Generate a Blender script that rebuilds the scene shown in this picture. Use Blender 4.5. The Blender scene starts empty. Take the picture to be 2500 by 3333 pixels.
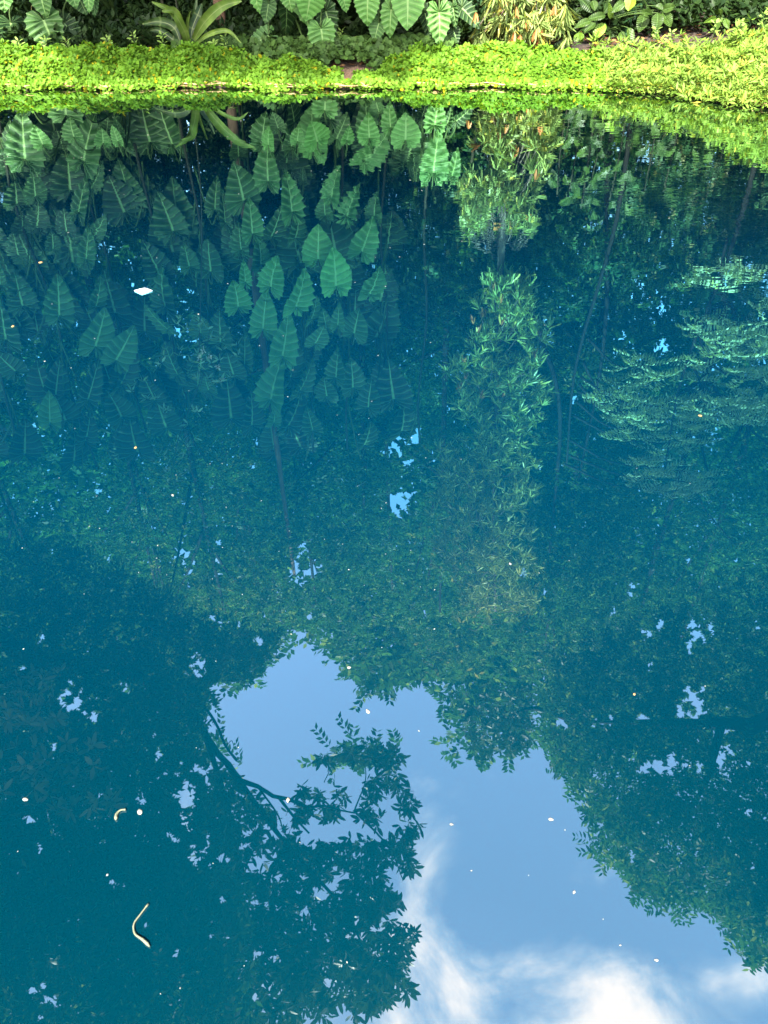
import bpy, math, random
import numpy as np
from mathutils import Vector, Matrix

# ------------------------------------------------------------------ camera, sky, sun, exposure
H = 2.0                                   # eye height above the water
PITCH = math.radians(40.0)                # looking down on the pond
FPX = 2616.0                              # focal length in photo pixels
SC = bpy.context.scene
COL = SC.collection
cam_d = bpy.data.cameras.new('camera'); cam = bpy.data.objects.new('camera', cam_d); COL.objects.link(cam)
cam.location = (0, 0, H); cam.rotation_euler = (math.radians(90) - PITCH, 0, 0)
cam_d.sensor_fit = 'VERTICAL'; cam_d.sensor_height = 24.0; cam_d.lens = 24.0 * FPX / 3333.0
cam_d.clip_start = 0.05; cam_d.clip_end = 2000
SC.camera = cam

SUN_EL = math.radians(47.0); SUN_AZ = math.radians(196.0)   # azimuth clockwise from +Y: behind the viewer
world = bpy.data.worlds.new('World'); SC.world = world; world.use_nodes = True
nt = world.node_tree; nt.nodes.clear()
def N(t, typ, **kw):
    n = t.nodes.new(typ)
    for k, v in kw.items():
        if k in n.inputs.keys() if hasattr(n.inputs, 'keys') else False:
            n.inputs[k].default_value = v
        else:
            setattr(n, k, v)
    return n
def math_node(t, op, a, b=None, c=None, clamp=False):
    n = t.nodes.new('ShaderNodeMath'); n.operation = op; n.use_clamp = clamp
    for i, v in enumerate((a, b, c)):
        if v is None: continue
        if isinstance(v, (int, float)): n.inputs[i].default_value = v
        else: t.links.new(v, n.inputs[i])
    return n.outputs[0]
def mixcol(t, fac, a, b, mode='MIX'):
    n = t.nodes.new('ShaderNodeMix'); n.data_type = 'RGBA'; n.blend_type = mode
    for i, v in ((0, fac), (6, a), (7, b)):
        if hasattr(v, 'is_output'): t.links.new(v, n.inputs[i])
        elif i == 0: n.inputs[0].default_value = v
        else: n.inputs[i].default_value = (*v, 1) if len(v) == 3 else v
    return n.outputs[2]
def maprange(t, v, a, b, c, d, smooth=False):
    n = t.nodes.new('ShaderNodeMapRange'); n.clamp = True
    if smooth: n.interpolation_type = 'SMOOTHSTEP'
    t.links.new(v, n.inputs[0])
    for i, x in zip((1, 2, 3, 4), (a, b, c, d)): n.inputs[i].default_value = x
    return n.outputs[0]
def noise(t, vec, scale, detail=3, rough=.5, dist=0.0):
    n = t.nodes.new('ShaderNodeTexNoise'); n.inputs['Scale'].default_value = scale
    n.inputs['Detail'].default_value = detail; n.inputs['Roughness'].default_value = rough
    n.inputs['Distortion'].default_value = dist
    if vec is not None: t.links.new(vec, n.inputs['Vector'])
    return n
sky = nt.nodes.new('ShaderNodeTexSky'); sky.sky_type = 'NISHITA'; sky.sun_disc = False
sky.sun_elevation = SUN_EL; sky.sun_rotation = SUN_AZ
sky.air_density = 1.0; sky.dust_density = 3.2; sky.ozone_density = 1.2
tc = nt.nodes.new('ShaderNodeTexCoord'); sp = nt.nodes.new('ShaderNodeSeparateXYZ')
nt.links.new(tc.outputs['Generated'], sp.inputs[0])
zc = math_node(nt, 'MAXIMUM', sp.outputs[2], 0.08)
qx = math_node(nt, 'DIVIDE', sp.outputs[0], zc); qy = math_node(nt, 'DIVIDE', sp.outputs[1], zc)
cb = nt.nodes.new('ShaderNodeCombineXYZ'); nt.links.new(qx, cb.inputs[0]); nt.links.new(qy, cb.inputs[1]); cb.inputs[2].default_value = 3.1
n1 = noise(nt, cb.outputs[0], 6.5, 9, .6, .55)
n2 = noise(nt, cb.outputs[0], 1.3, 2, .5)
def blob(cx, cy, rx, ry):
    dx = math_node(nt, 'DIVIDE', math_node(nt, 'SUBTRACT', qx, cx), rx)
    dy = math_node(nt, 'DIVIDE', math_node(nt, 'SUBTRACT', qy, cy), ry)
    r2 = math_node(nt, 'ADD', math_node(nt, 'MULTIPLY', dx, dx), math_node(nt, 'MULTIPLY', dy, dy))
    return math_node(nt, 'EXPONENT', math_node(nt, 'MULTIPLY', r2, -1.0))
b = None
for bx, by, rx, ry, wt in ((.05, .38, .10, .085, .50), (.25, .30, .12, .055, .8), (.40, .36, .09, .032, .62), (.045, .56, .04, .08, .36), (.05, .46, .035, .05, .22), (.15, .13, .5, .16, .85)):
    q_ = math_node(nt, 'MULTIPLY', blob(bx, by, rx, ry), wt); b = q_ if b is None else math_node(nt, 'ADD', b, q_)
clear = blob(0.12, 0.85, .9, .42)
dens = math_node(nt, 'ADD', math_node(nt, 'MULTIPLY_ADD', n1.outputs[0], 1.7, -.35), math_node(nt, 'MULTIPLY', b, .68))
dens = math_node(nt, 'ADD', dens, math_node(nt, 'MULTIPLY', math_node(nt, 'SUBTRACT', n2.outputs[0], .5), .35))
dens = math_node(nt, 'SUBTRACT', dens, math_node(nt, 'MULTIPLY', clear, .2))
cm = maprange(nt, dens, .50, 1.08, 0, 1, True)
cloudcol = mixcol(nt, maprange(nt, dens, .72, 1.1, 0, 1), (2.6, 2.7, 3.1), (4.9, 3.8, 3.45))
skyc = mixcol(nt, cm, sky.outputs[0], cloudcol)
bg = nt.nodes.new('ShaderNodeBackground'); bg.inputs[1].default_value = 0.15
nt.links.new(skyc, bg.inputs[0])
wo = nt.nodes.new('ShaderNodeOutputWorld'); nt.links.new(bg.outputs[0], wo.inputs[0])

sun_d = bpy.data.lights.new('sun', 'SUN'); sun_d.energy = 4.2; sun_d.angle = math.radians(.6); sun_d.color = (1, .95, .86)
sun = bpy.data.objects.new('sun', sun_d); COL.objects.link(sun)
sv = Vector((math.sin(SUN_AZ) * math.cos(SUN_EL), math.cos(SUN_AZ) * math.cos(SUN_EL), math.sin(SUN_EL)))
sun.rotation_euler = sv.to_track_quat('Z', 'Y').to_euler(); sun.location = sv * 40
SC.view_settings.view_transform = 'Standard'; SC.view_settings.look = 'None'
SC.view_settings.exposure = 2.75; SC.view_settings.gamma = 1.0; SC.view_settings.use_curve_mapping = False
SC.render.engine = 'CYCLES'
SC.cycles.max_bounces = 6; SC.cycles.diffuse_bounces = 3; SC.cycles.glossy_bounces = 3
SC.cycles.transmission_bounces = 3; SC.cycles.transparent_max_bounces = 4
SC.cycles.caustics_reflective = False; SC.cycles.caustics_refractive = False

rng = np.random.default_rng(7); random.seed(7)

# ------------------------------------------------------------------ where things stand
C40, S40 = math.cos(PITCH), math.sin(PITCH)
def ray(u, v):
    a = (np.asarray(u, float) - 1250) / FPX; b_ = (1666.5 - np.asarray(v, float)) / FPX
    return a, C40 + b_ * S40, -S40 + b_ * C40
def seen(u, v, Y):                        # world point at distance Y seen directly
    a, y, z = ray(u, v); t = Y / y
    return np.stack([t * a, Y + 0 * a, H + t * z], -1)
def mirrored(u, v, Y):                    # world point at distance Y whose reflection is seen there
    p = seen(u, v, Y); p[..., 2] *= -1; return p
def mirrored_z(u, v, Z):                  # the same, at height Z
    a, y, z = ray(u, v); t = (H + Z) / (-z)
    return np.stack([t * a, t * y, Z + 0 * a], -1)
def on_water(u, v):
    a, y, z = ray(u, v); t = H / (-z)
    return float(t * a), float(t * y)
def reflect_px(P):                        # where the mirror image of P falls (in 1659-wide coordinates)
    x, y, z = P[:, 0], P[:, 1], -P[:, 2] - H
    f = y * C40 - z * S40; up = y * S40 + z * C40
    f = np.maximum(f, 1e-3)
    return (1250 + FPX * x / f) * .6636, (1666.5 - FPX * up / f) * .6636

SKY = np.array([(428,1560),(445,1500),(500,1475),(538,1470),(560,1435),(605,1380),(640,1362),(668,1350),(716,1375),(736,1415),(745,1455),(790,1496),(850,1478),
 (900,1462),(935,1460),(985,1472),(985,1560),(990,1660),(1040,1652),(1080,1652),(1120,1640),(1122,1605),(1172,1600),(1128,1500),(1140,1478),(1176,1490),(1180,1560),(1188,1640),
 (1240,1690),(1262,1740),(1285,1800),(1262,1838),(1320,1838),(1352,1872),(1362,1915),(1440,1968),(1500,1950),(1560,2000),(1640,2080),(1720,2110),(1760,2330),(560,2330),
 (610,2212),(700,2192),(770,2175),(840,2182),(905,2155),(912,2120),(880,2095),(868,2060),(903,2050),(900,2010),(856,1975),(866,1930),(830,1885),(895,1870),(903,1800),(880,1745),
 (868,1690),(850,1602),(800,1596),(740,1600),(730,1618),(690,1630),(680,1655),(700,1690),(650,1700),(600,1708),(545,1688),(505,1650),(470,1610)], float)
GAPS = [(870,965,34,46,.8),(872,1090,26,40,.75),(400,1205,22,40,.6),(655,1225,30,45,.75),(1430,748,12,18,.8),(283,955,24,46,.45),(172,1512,40,36,.75),(425,1442,20,22,.8),
 (1495,1370,30,60,.6),(1500,1520,34,36,.95),(1428,1655,46,26,.65),(88,2155,30,46,.75),(718,1925,14,16,.8),(405,1695,24,46,.7),(660,1790,50,34,.8),(430,1850,22,40,.7),
 (1560,1560,30,30,.5),(500,1345,40,16,.4),(640,1370,26,24,.6),(265,1480,24,16,.6),(1245,860,14,20,.5),(1640,1350,20,20,.5),(770,1985,20,12,.6),(800,2010,26,12,.6),
 (1180,1650,16,26,.3),(230,1690,12,12,.5),(950,925,10,12,.6),(120,1190,10,24,.4),(1300,1560,30,16,.35),(1600,1650,24,18,.45),(590,2080,16,20,.5),(1175,720,18,34,.35),(560,1860,18,22,.45),(540,1980,14,12,.4)]
GAPS += [(675, 1795, 48, 28, 1.0), (610, 1770, 26, 18, .9), (745, 1690, 30, 22, .9), (700, 1680, 26, 20, 1.0), (775, 1800, 24, 20, .9), (835, 1775, 16, 18, .7), (400, 1700, 26, 46, .85), (490, 1860, 22, 20, .7), (700, 1935, 24, 18, .8), (560, 1965, 22, 16, .6), (625, 2055, 20, 24, .5), (765, 2015, 26, 16, .7), (845, 1990, 20, 14, .6), (700, 2125, 22, 16, .6), (480, 1940, 16, 24, .5), (520, 2090, 18, 18, .5), (395, 1790, 20, 26, .6), (590, 1800, 40, 18, .8), (430, 1660, 34, 22, .7)]
for i in range(26): GAPS.append((random.uniform(360, 880), random.uniform(1760, 2210), random.uniform(8, 16), random.uniform(8, 18), .6))
for i in range(50): GAPS.append((random.uniform(0, 560), random.uniform(1360, 2210), random.uniform(6, 15), random.uniform(6, 20), random.choice((.3, .5, .8))))
for i in range(55): GAPS.append((random.uniform(1180, 1659), random.uniform(1150, 1960), random.uniform(6, 15), random.uniform(6, 20), random.choice((.3, .5, .8))))
for i in range(45): GAPS.append((random.uniform(200, 1250), random.uniform(930, 1350), random.uniform(3, 8), random.uniform(4, 11), .9))
def in_poly(px, py, poly):
    x1, y1 = poly[:, 0], poly[:, 1]; x2, y2 = np.roll(x1, -1), np.roll(y1, -1)
    ins = np.zeros(len(px), bool)
    for a, b_, c, d in zip(x1, y1, x2, y2):
        if b_ == d: continue
        cond = ((b_ > py) != (d > py)) & (px < (c - a) * (py - b_) / (d - b_) + a)
        ins ^= cond
    return ins
NG = np.random.default_rng(3).random((4, 256, 256))
def vnoise(px, py, cell, k):              # smooth random field, 0..1
    x = px / cell + 97.3; y = py / cell + 31.7; xi = np.floor(x).astype(int); yi = np.floor(y).astype(int); fx = x - xi; fy = y - yi
    fx = fx * fx * (3 - 2 * fx); fy = fy * fy * (3 - 2 * fy); g = NG[k]; a = lambda i, j: g[(xi + i) % 256, (yi + j) % 256]
    return (a(0, 0) * (1 - fx) + a(1, 0) * fx) * (1 - fy) + (a(0, 1) * (1 - fx) + a(1, 1) * fx) * fy
def clearing(P, jit=9.0):                 # True where the crowns leave the sky open
    px, py = reflect_px(P)
    px, py = (px + rng.normal(0, jit * .6, len(px)) + (vnoise(px, py, 24, 0) - .5) * 52, py + rng.normal(0, jit * .6, len(px)) + (vnoise(px, py, 24, 1) - .5) * 52)
    r = in_poly(px, py, SKY)
    return r
def prune(V, F):                          # small openings between single leaves
    k = 7 if len(V) * 6 == len(F) * 7 else 4; m = 6 if k == 7 else 2
    n = len(V) // k; cn = V.reshape(n, k, 3).mean(1); px, py = reflect_px(cn); drop = np.zeros(n, bool)
    for gx, gy, rx, ry, pr in GAPS:
        w = (np.abs(px - gx) < rx * 1.9) & (np.abs(py - gy) < ry * 1.9); x, y = px[w], py[w]
        d = ((x - gx) / rx / 1.7) ** 2 + ((y - gy) / ry / 1.7) ** 2
        nz = .6 * vnoise(x, y, 7.5, 2) + .4 * vnoise(x, y, 22, 3)
        drop[w] |= nz > (.60 - .30 * pr) + .55 * d + rng.normal(0, .03, len(x))
    keep = np.nonzero(~drop)[0]
    V = V.reshape(n, k, 3)[keep].reshape(-1, 3); f0 = F.reshape(n, m, 3)[0]
    return V, (f0[None] + (np.arange(len(keep)) * k)[:, None, None]).reshape(-1, 3)

# ------------------------------------------------------------------ mesh and object helpers
def mesh_np(name, V, F, uv=None, smooth=False):
    me = bpy.data.meshes.new(name)
    V = np.ascontiguousarray(V, np.float32); F = np.ascontiguousarray(F, np.int32)
    k = F.shape[1]; n = len(F)
    me.vertices.add(len(V)); me.vertices.foreach_set('co', V.ravel())
    me.loops.add(n * k); me.loops.foreach_set('vertex_index', F.ravel())
    me.polygons.add(n); me.polygons.foreach_set('loop_start', np.arange(0, n * k, k, dtype=np.int32))
    me.polygons.foreach_set('loop_total', np.full(n, k, np.int32))
    if smooth: me.polygons.foreach_set('use_smooth', np.ones(n, bool))
    if uv is not None:
        l = me.uv_layers.new(name='UVMap'); l.data.foreach_set('uv', np.ascontiguousarray(uv[F.ravel()], np.float32).ravel())
    me.update(calc_edges=True); return me
def link(name, me, mat=None, parent=None):
    o = bpy.data.objects.new(name, me); COL.objects.link(o)
    if mat is not None and me is not None and not me.materials: me.materials.append(mat)
    if parent is not None: o.parent = parent
    return o
def tag(o, label=None, cat=None, group=None, kind=None):
    if label: o['label'] = label
    if cat: o['category'] = cat
    if group: o['group'] = group
    if kind: o['kind'] = kind
    return o
def thing(name, label, cat, loc=(0, 0, 0), group=None):
    o = bpy.data.objects.new(name, None); o.empty_display_size = .2; COL.objects.link(o); o.location = loc
    return tag(o, label, cat, group)
def nrm(v): return v / np.maximum(np.linalg.norm(v, axis=-1, keepdims=True), 1e-9)
def leaf_arrays(P, D, Nn, L, W, fine=True, curl=.12, wide=.45):
    """one small leaf per row: base P, direction D, facing Nn, length L, width W"""
    D = nrm(D); S = nrm(np.cross(D, Nn)); Nn = nrm(np.cross(S, D)); n = len(P)
    L = np.broadcast_to(np.asarray(L, float), (n,))[:, None]; W = np.broadcast_to(np.asarray(W, float), (n,))[:, None]
    if fine:
        a = P; t = P + D * L - Nn * L * curl
        m = P + D * L * wide - Nn * W * .12 + Nn * L * .03
        l1 = P + D * L * (wide - .14) + S * W * .46; r1 = P + D * L * (wide - .14) - S * W * .46
        l2 = P + D * L * (wide + .24) + S * W * .36 - Nn * L * curl * .4; r2 = P + D * L * (wide + .24) - S * W * .36 - Nn * L * curl * .4
        V = np.stack([a, l1, l2, t, r2, r1, m], 1).reshape(-1, 3)
        f = np.array([(0, 6, 1), (1, 6, 2), (2, 6, 3), (3, 6, 4), (4, 6, 5), (5, 6, 0)])
        k = 7
    else:
        V = np.stack([P, P + D * L * wide + S * W * .5, P + D * L - Nn * L * curl, P + D * L * wide - S * W * .5], 1).reshape(-1, 3)
        f = np.array([(0, 1, 2), (0, 2, 3)]); k = 4
    F = (f[None] + (np.arange(n) * k)[:, None, None]).reshape(-1, 3)
    return V, F
def join(parts):
    Vs, Fs, o = [], [], 0
    for V, F in parts:
        Vs.append(V); Fs.append(F + o); o += len(V)
    return np.concatenate(Vs), np.concatenate(Fs)
def rvec(n): return nrm(rng.normal(size=(n, 3)))
def whorls(Cn, A, k, L, W, spread=(.7, 1.3), jl=.25, fine=True, curl=.12, wide=.5):
    """k leaves round each centre, opening about the axis A"""
    n = len(Cn); A = nrm(A)
    e1 = nrm(np.cross(A, rvec(n))); e2 = np.cross(A, e1)
    ph = (np.arange(k)[None] * 2 * np.pi / k + rng.random((n, 1)) * 6.28 + rng.normal(0, .3, (n, k)))
    al = rng.uniform(*spread, (n, k))
    D = (A[:, None] * np.cos(al)[..., None] + (e1[:, None] * np.cos(ph)[..., None] + e2[:, None] * np.sin(ph)[..., None]) * np.sin(al)[..., None]).reshape(-1, 3)
    P = np.repeat(Cn, k, 0) + D * .01 + rng.normal(0, .01, (n * k, 3)) * L * 3
    Nn = np.repeat(A, k, 0) + rng.normal(0, .35, (n * k, 3))
    Ls = L * rng.uniform(1 - jl, 1 + jl, n * k)
    return leaf_arrays(P, D, Nn, Ls, Ls * (W / L), fine, curl, wide)
def sprays(Cn, A, S, m, L, W, droop=.3, angle=1.0, fine=False, flat=None, wide=.45):
    """twig of length S from each centre along A carrying m pairs of leaflets"""
    n = len(Cn); A = nrm(A); up = np.tile([[0, 0, 1.]], (n, 1)) + rng.normal(0, .25 if flat is None else flat, (n, 3))
    side = nrm(np.cross(A, up)); nn = nrm(np.cross(side, A))
    parts = []
    ts = (np.arange(m) + .5) / m
    for sgn in (1, -1):
        T = ts[None, :, None]
        P = Cn[:, None] + A[:, None] * S * T - np.array([0, 0, 1.]) * S * .35 * T ** 2
        ca = rng.uniform(angle - .2, angle + .2, (n, m, 1))
        D = A[:, None] * np.cos(ca) + sgn * side[:, None] * np.sin(ca) - np.array([0, 0, droop]) + rng.normal(0, .12, (n, m, 3))
        NN = nn[:, None] + rng.normal(0, .3, (n, m, 3))
        ls = (L * (1 - .45 * np.abs(T[..., 0] - .4)) * rng.uniform(.8, 1.15, (n, m))).ravel()
        parts.append(leaf_arrays(P.reshape(-1, 3), D.reshape(-1, 3), NN.reshape(-1, 3), ls, ls * W / L, fine, .08, wide))
    return join(parts)
def tube(pts, rad, sides=7, wob=0.0):
    pts = np.asarray(pts, float); n = len(pts); rad = np.broadcast_to(np.asarray(rad, float), (n,))
    T = nrm(np.gradient(pts, axis=0)); ref = np.array([0.3, 1, 0.1]) if abs(T[0][2]) > .8 else np.array([0, 0, 1.])
    V = []
    for i in range(n):
        s = np.cross(T[i], ref); s /= np.linalg.norm(s) + 1e-9; u = np.cross(s, T[i])
        for j in range(sides):
            a = 2 * np.pi * j / sides; r = rad[i] * (1 + wob * rng.normal())
            V.append(pts[i] + (s * math.cos(a) + u * math.sin(a)) * r)
    F = []
    for i in range(n - 1):
        for j in range(sides):
            a = i * sides + j; b_ = i * sides + (j + 1) % sides
            F.append((a, b_, b_ + sides)); F.append((a, b_ + sides, a + sides))
    V = V + [pts[0], pts[-1]]; c0, c1 = len(V) - 2, len(V) - 1
    for j in range(sides):
        F.append((c0, (j + 1) % sides, j)); F.append((c1, (n - 1) * sides + j, (n - 1) * sides + (j + 1) % sides))
    return np.array(V), np.array(F)
def curve_pts(ctrl, n=14):                # smooth (Catmull-Rom) line through the control points
    P = np.asarray(ctrl, float); P = np.vstack([2 * P[0] - P[1], P, 2 * P[-1] - P[-2]]); out = []
    m = len(P) - 3
    for i in range(m):
        for t in np.linspace(0, 1, max(2, n // m), endpoint=(i == m - 1)):
            a, b_, c, d = P[i:i + 4]
            out.append(.5 * ((2 * b_) + (c - a) * t + (2 * a - 5 * b_ + 4 * c - d) * t * t + (3 * b_ - a - 3 * c + d) * t ** 3))
    return np.array(out)

# ------------------------------------------------------------------ materials
def new_mat(name):
    m = bpy.data.materials.new(name); m.use_nodes = True; t = m.node_tree; t.nodes.clear()
    out = t.nodes.new('ShaderNodeOutputMaterial'); return m, t, out
def leaf_mat(name, c1, c2, c3=None, c3amt=0.05, trans=.3, rough=.45, spec=.4, tcol=None):
    m, t, out = new_mat(name)
    g = t.nodes.new('ShaderNodeNewGeometry'); r = g.outputs['Random Per Island']
    col = mixcol(t, r, c1, c2)
    if c3 is not None:
        r2 = math_node(t, 'FRACT', math_node(t, 'MULTIPLY', r, 17.31))
        col = mixcol(t, math_node(t, 'GREATER_THAN', r2, 1 - c3amt), col, c3)
    o = t.nodes.new('ShaderNodeTexCoord')
    nz = noise(t, o.outputs['Object'], 1.1, 3, .6)
    col = mixcol(t, 1.0, col, mixcol(t, maprange(t, nz.outputs[0], .3, .7, 0, 1), (.72, .74, .7), (1.2, 1.16, 1.1)), 'MULTIPLY')
    p = t.nodes.new('ShaderNodeBsdfPrincipled'); t.links.new(col, p.inputs['Base Color'])
    p.inputs['Roughness'].default_value = rough; p.inputs['Specular IOR Level'].default_value = spec * .4
    tr = t.nodes.new('ShaderNodeBsdfTranslucent')
    t.links.new(mixcol(t, 1.0, col, tcol or (1.5, 1.45, .5), 'MULTIPLY'), tr.inputs[0])
    mx = t.nodes.new('ShaderNodeMixShader'); mx.inputs[0].default_value = trans
    t.links.new(p.outputs[0], mx.inputs[1]); t.links.new(tr.outputs[0], mx.inputs[2]); t.links.new(mx.outputs[0], out.inputs[0])
    return m
def big_leaf_mat(name, c1, c2, vein, nv=9.0, trans=.18, rough=.36, blemish=(.16, .13, .03)):
    m, t, out = new_mat(name)
    uvn = t.nodes.new('ShaderNodeUVMap'); s = t.nodes.new('ShaderNodeSeparateXYZ'); t.links.new(uvn.outputs[0], s.inputs[0])
    oi = t.nodes.new('ShaderNodeObjectInfo')
    at = t.nodes.new('ShaderNodeAttribute'); at.attribute_type = 'OBJECT'; at.attribute_name = 'lit_tone'  # tone per leaf: leaves standing in shade are painted darker
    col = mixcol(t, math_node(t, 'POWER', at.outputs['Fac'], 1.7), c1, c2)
    tc_ = t.nodes.new('ShaderNodeTexCoord')
    nz = noise(t, tc_.outputs['Object'], 6.0, 4, .6)
    col = mixcol(t, 1.0, col, mixcol(t, maprange(t, nz.outputs[0], .3, .72, 0, 1), (.75, .78, .7), (1.18, 1.15, 1.1)), 'MULTIPLY')
    # old leaf: yellowing specks and margin wear
    v2 = t.nodes.new('ShaderNodeVectorMath'); v2.operation = 'ADD'; t.links.new(tc_.outputs['Object'], v2.inputs[0])
    cbn = t.nodes.new('ShaderNodeCombineXYZ'); t.links.new(math_node(t, 'MULTIPLY', oi.outputs['Random'], 40.0), cbn.inputs[0]); t.links.new(cbn.outputs[0], v2.inputs[1])
    nb = noise(t, v2.outputs[0], 9.0, 3, .65)
    bl = math_node(t, 'MULTIPLY', maprange(t, nb.outputs[0], .64, .72, 0, 1), .55)
    col = mixcol(t, bl, col, blemish)
    ph = math_node(t, 'COSINE', math_node(t, 'MULTIPLY', s.outputs[0], 2 * math.pi * nv))
    vn = maprange(t, ph, .84, 1.0, 0, .34); mid = maprange(t, s.outputs[1], .03, .09, .9, 0)
    col = mixcol(t, 1.0, col, mixcol(t, maprange(t, ph, -1.0, -.2, 0, 1), (.74, .77, .72), (1.06, 1.06, 1.04)), 'MULTIPLY')
    col = mixcol(t, math_node(t, 'MAXIMUM', vn, mid), col, vein)
    p = t.nodes.new('ShaderNodeBsdfPrincipled'); t.links.new(col, p.inputs['Base Color'])
    p.inputs['Roughness'].default_value = rough; p.inputs['Specular IOR Level'].default_value = .2
    bmp = t.nodes.new('ShaderNodeBump'); bmp.inputs['Strength'].default_value = .35; bmp.inputs['Distance'].default_value = .01
    fine = noise(t, tc_.outputs['Object'], 45.0, 3, .6)
    hgt = math_node(t, 'ADD', math_node(t, 'MULTIPLY', fine.outputs[0], .35), math_node(t, 'MULTIPLY', ph, -.6))
    t.links.new(hgt, bmp.inputs['Height']); t.links.new(bmp.outputs[0], p.inputs['Normal'])
    tr = t.nodes.new('ShaderNodeBsdfTranslucent'); t.links.new(mixcol(t, 1.0, col, (1.4, 1.3, .5), 'MULTIPLY'), tr.inputs[0])
    mx = t.nodes.new('ShaderNodeMixShader'); mx.inputs[0].default_value = trans
    t.links.new(p.outputs[0], mx.inputs[1]); t.links.new(tr.outputs[0], mx.inputs[2]); t.links.new(mx.outputs[0], out.inputs[0])
    return m
def solid_mat(name, c1, c2, scale=8.0, rough=.8, bump=.3, stretch=(1, 1, 1), bdist=.02):
    m, t, out = new_mat(name)
    tc_ = t.nodes.new('ShaderNodeTexCoord'); mp = t.nodes.new('ShaderNodeMapping'); mp.inputs['Scale'].default_value = stretch
    t.links.new(tc_.outputs['Object'], mp.inputs[0])
    nz = noise(t, mp.outputs[0], scale, 6, .65)
    p = t.nodes.new('ShaderNodeBsdfPrincipled'); t.links.new(mixcol(t, maprange(t, nz.outputs[0], .3, .7, 0, 1), c1, c2), p.inputs['Base Color'])
    p.inputs['Roughness'].default_value = rough; p.inputs['Specular IOR Level'].default_value = .15
    bmp = t.nodes.new('ShaderNodeBump'); bmp.inputs['Strength'].default_value = bump; bmp.inputs['Distance'].default_value = bdist
    t.links.new(nz.outputs[0], bmp.inputs['Height']); t.links.new(bmp.outputs[0], p.inputs['Normal'])
    t.links.new(p.outputs[0], out.inputs[0]); return m

M = {}
M['cover'] = leaf_mat('bright_cover_leaf', (.075, .175, .014), (.125, .245, .022), (.27, .25, .01), .045, .34, .5, .25, (1.5, 1.35, .35))
M['bank'] = leaf_mat('lance_leaf', (.095, .18, .025), (.17, .265, .045), (.30, .28, .04), .06, .34, .5, .3, (1.4, 1.3, .4))
M['round'] = leaf_mat('dark_round_leaf', (.025, .055, .012), (.05, .10, .02), None, 0, .12, .55, .3)
M['sprig'] = leaf_mat('sprig_leaf', (.14, .24, .05), (.22, .32, .08), None, 0, .3, .45, .3)
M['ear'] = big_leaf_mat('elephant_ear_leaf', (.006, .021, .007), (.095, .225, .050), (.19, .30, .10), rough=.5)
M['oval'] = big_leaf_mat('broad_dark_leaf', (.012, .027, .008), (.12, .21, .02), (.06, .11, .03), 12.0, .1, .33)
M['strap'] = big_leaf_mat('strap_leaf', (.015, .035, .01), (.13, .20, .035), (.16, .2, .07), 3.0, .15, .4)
M['petiole'] = solid_mat('leaf_stalk', (.025, .05, .012), (.05, .085, .02), 14, .6, .15)
M['stem'] = solid_mat('climbing_stem', (.012, .014, .008), (.03, .03, .016), 20, .8, .5)
M['bark'] = solid_mat('brown_bark', (.05, .028, .016), (.14, .085, .05), 16, .85, .7, (1, 1, .25))
M['bark_grey'] = solid_mat('grey_bark', (.05, .042, .034), (.15, .125, .10), 14, .85, .6, (1, 1, .3))
M['bark_dark'] = solid_mat('dark_bark', (.004, .0045, .004), (.012, .011, .009), 14, .9, .6, (1, 1, .3))
M['mast'] = leaf_mat('narrow_leaf', (.105, .165, .045), (.24, .30, .095), (.32, .30, .06), .10, .22, .35, .5)
M['young'] = leaf_mat('copper_leaf', (.28, .09, .035), (.34, .17, .05), (.36, .27, .05), .2, .3, .4, .4, (1.2, .9, .5))
M['pinnate'] = leaf_mat('feathery_leaf', (.16, .21, .12), (.33, .37, .23), (.26, .28, .08), .06, .25, .4, .5)
M['forest'] = leaf_mat('forest_leaf', (.008, .028, .011), (.034, .098, .036), (.11, .17, .07), .07, .42, .45, .4)
M['forest2'] = leaf_mat('forest_leaf_pale', (.015, .044, .018), (.054, .120, .048), (.20, .18, .08), .08, .42, .45, .4)
M['shade'] = leaf_mat('forest_leaf_shaded', (.007, .018, .006), (.020, .042, .010), None, 0, .2, .5, .3)  # forest leaf darkened, so the shade under the trees is in the colour
M['whorl'] = leaf_mat('whorled_leaf', (.012, .03, .010), (.03, .06, .015), None, 0, .22, .4, .5)
M['petal'] = solid_mat('pale_petal', (.14, .13, .105), (.21, .20, .165), 60, .6, .1)
M['white'] = solid_mat('white_scrap', (.84, .82, .80), (.88, .87, .86), 20, .5, .05)
M['orange_petal'] = solid_mat('dry_orange_petal', (.24, .11, .035), (.32, .18, .07), 60, .6, .1)
M['pod'] = solid_mat('pale_green_pod', (.075, .085, .05), (.125, .13, .085), 40, .6, .2)
M['litter'] = leaf_mat('dry_litter', (.045, .022, .010), (.12, .06, .03), (.20, .11, .05), .2, .1, .7, .2, (1, .8, .6))
M['twig'] = solid_mat('dry_stalk', (.28, .16, .07), (.48, .33, .17), 30, .8, .3)
M['flower'] = leaf_mat('pink_flower', (.60, .34, .26), (.72, .52, .42), None, 0, .3, .5, .3, (1.1, .9, .8))
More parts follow.
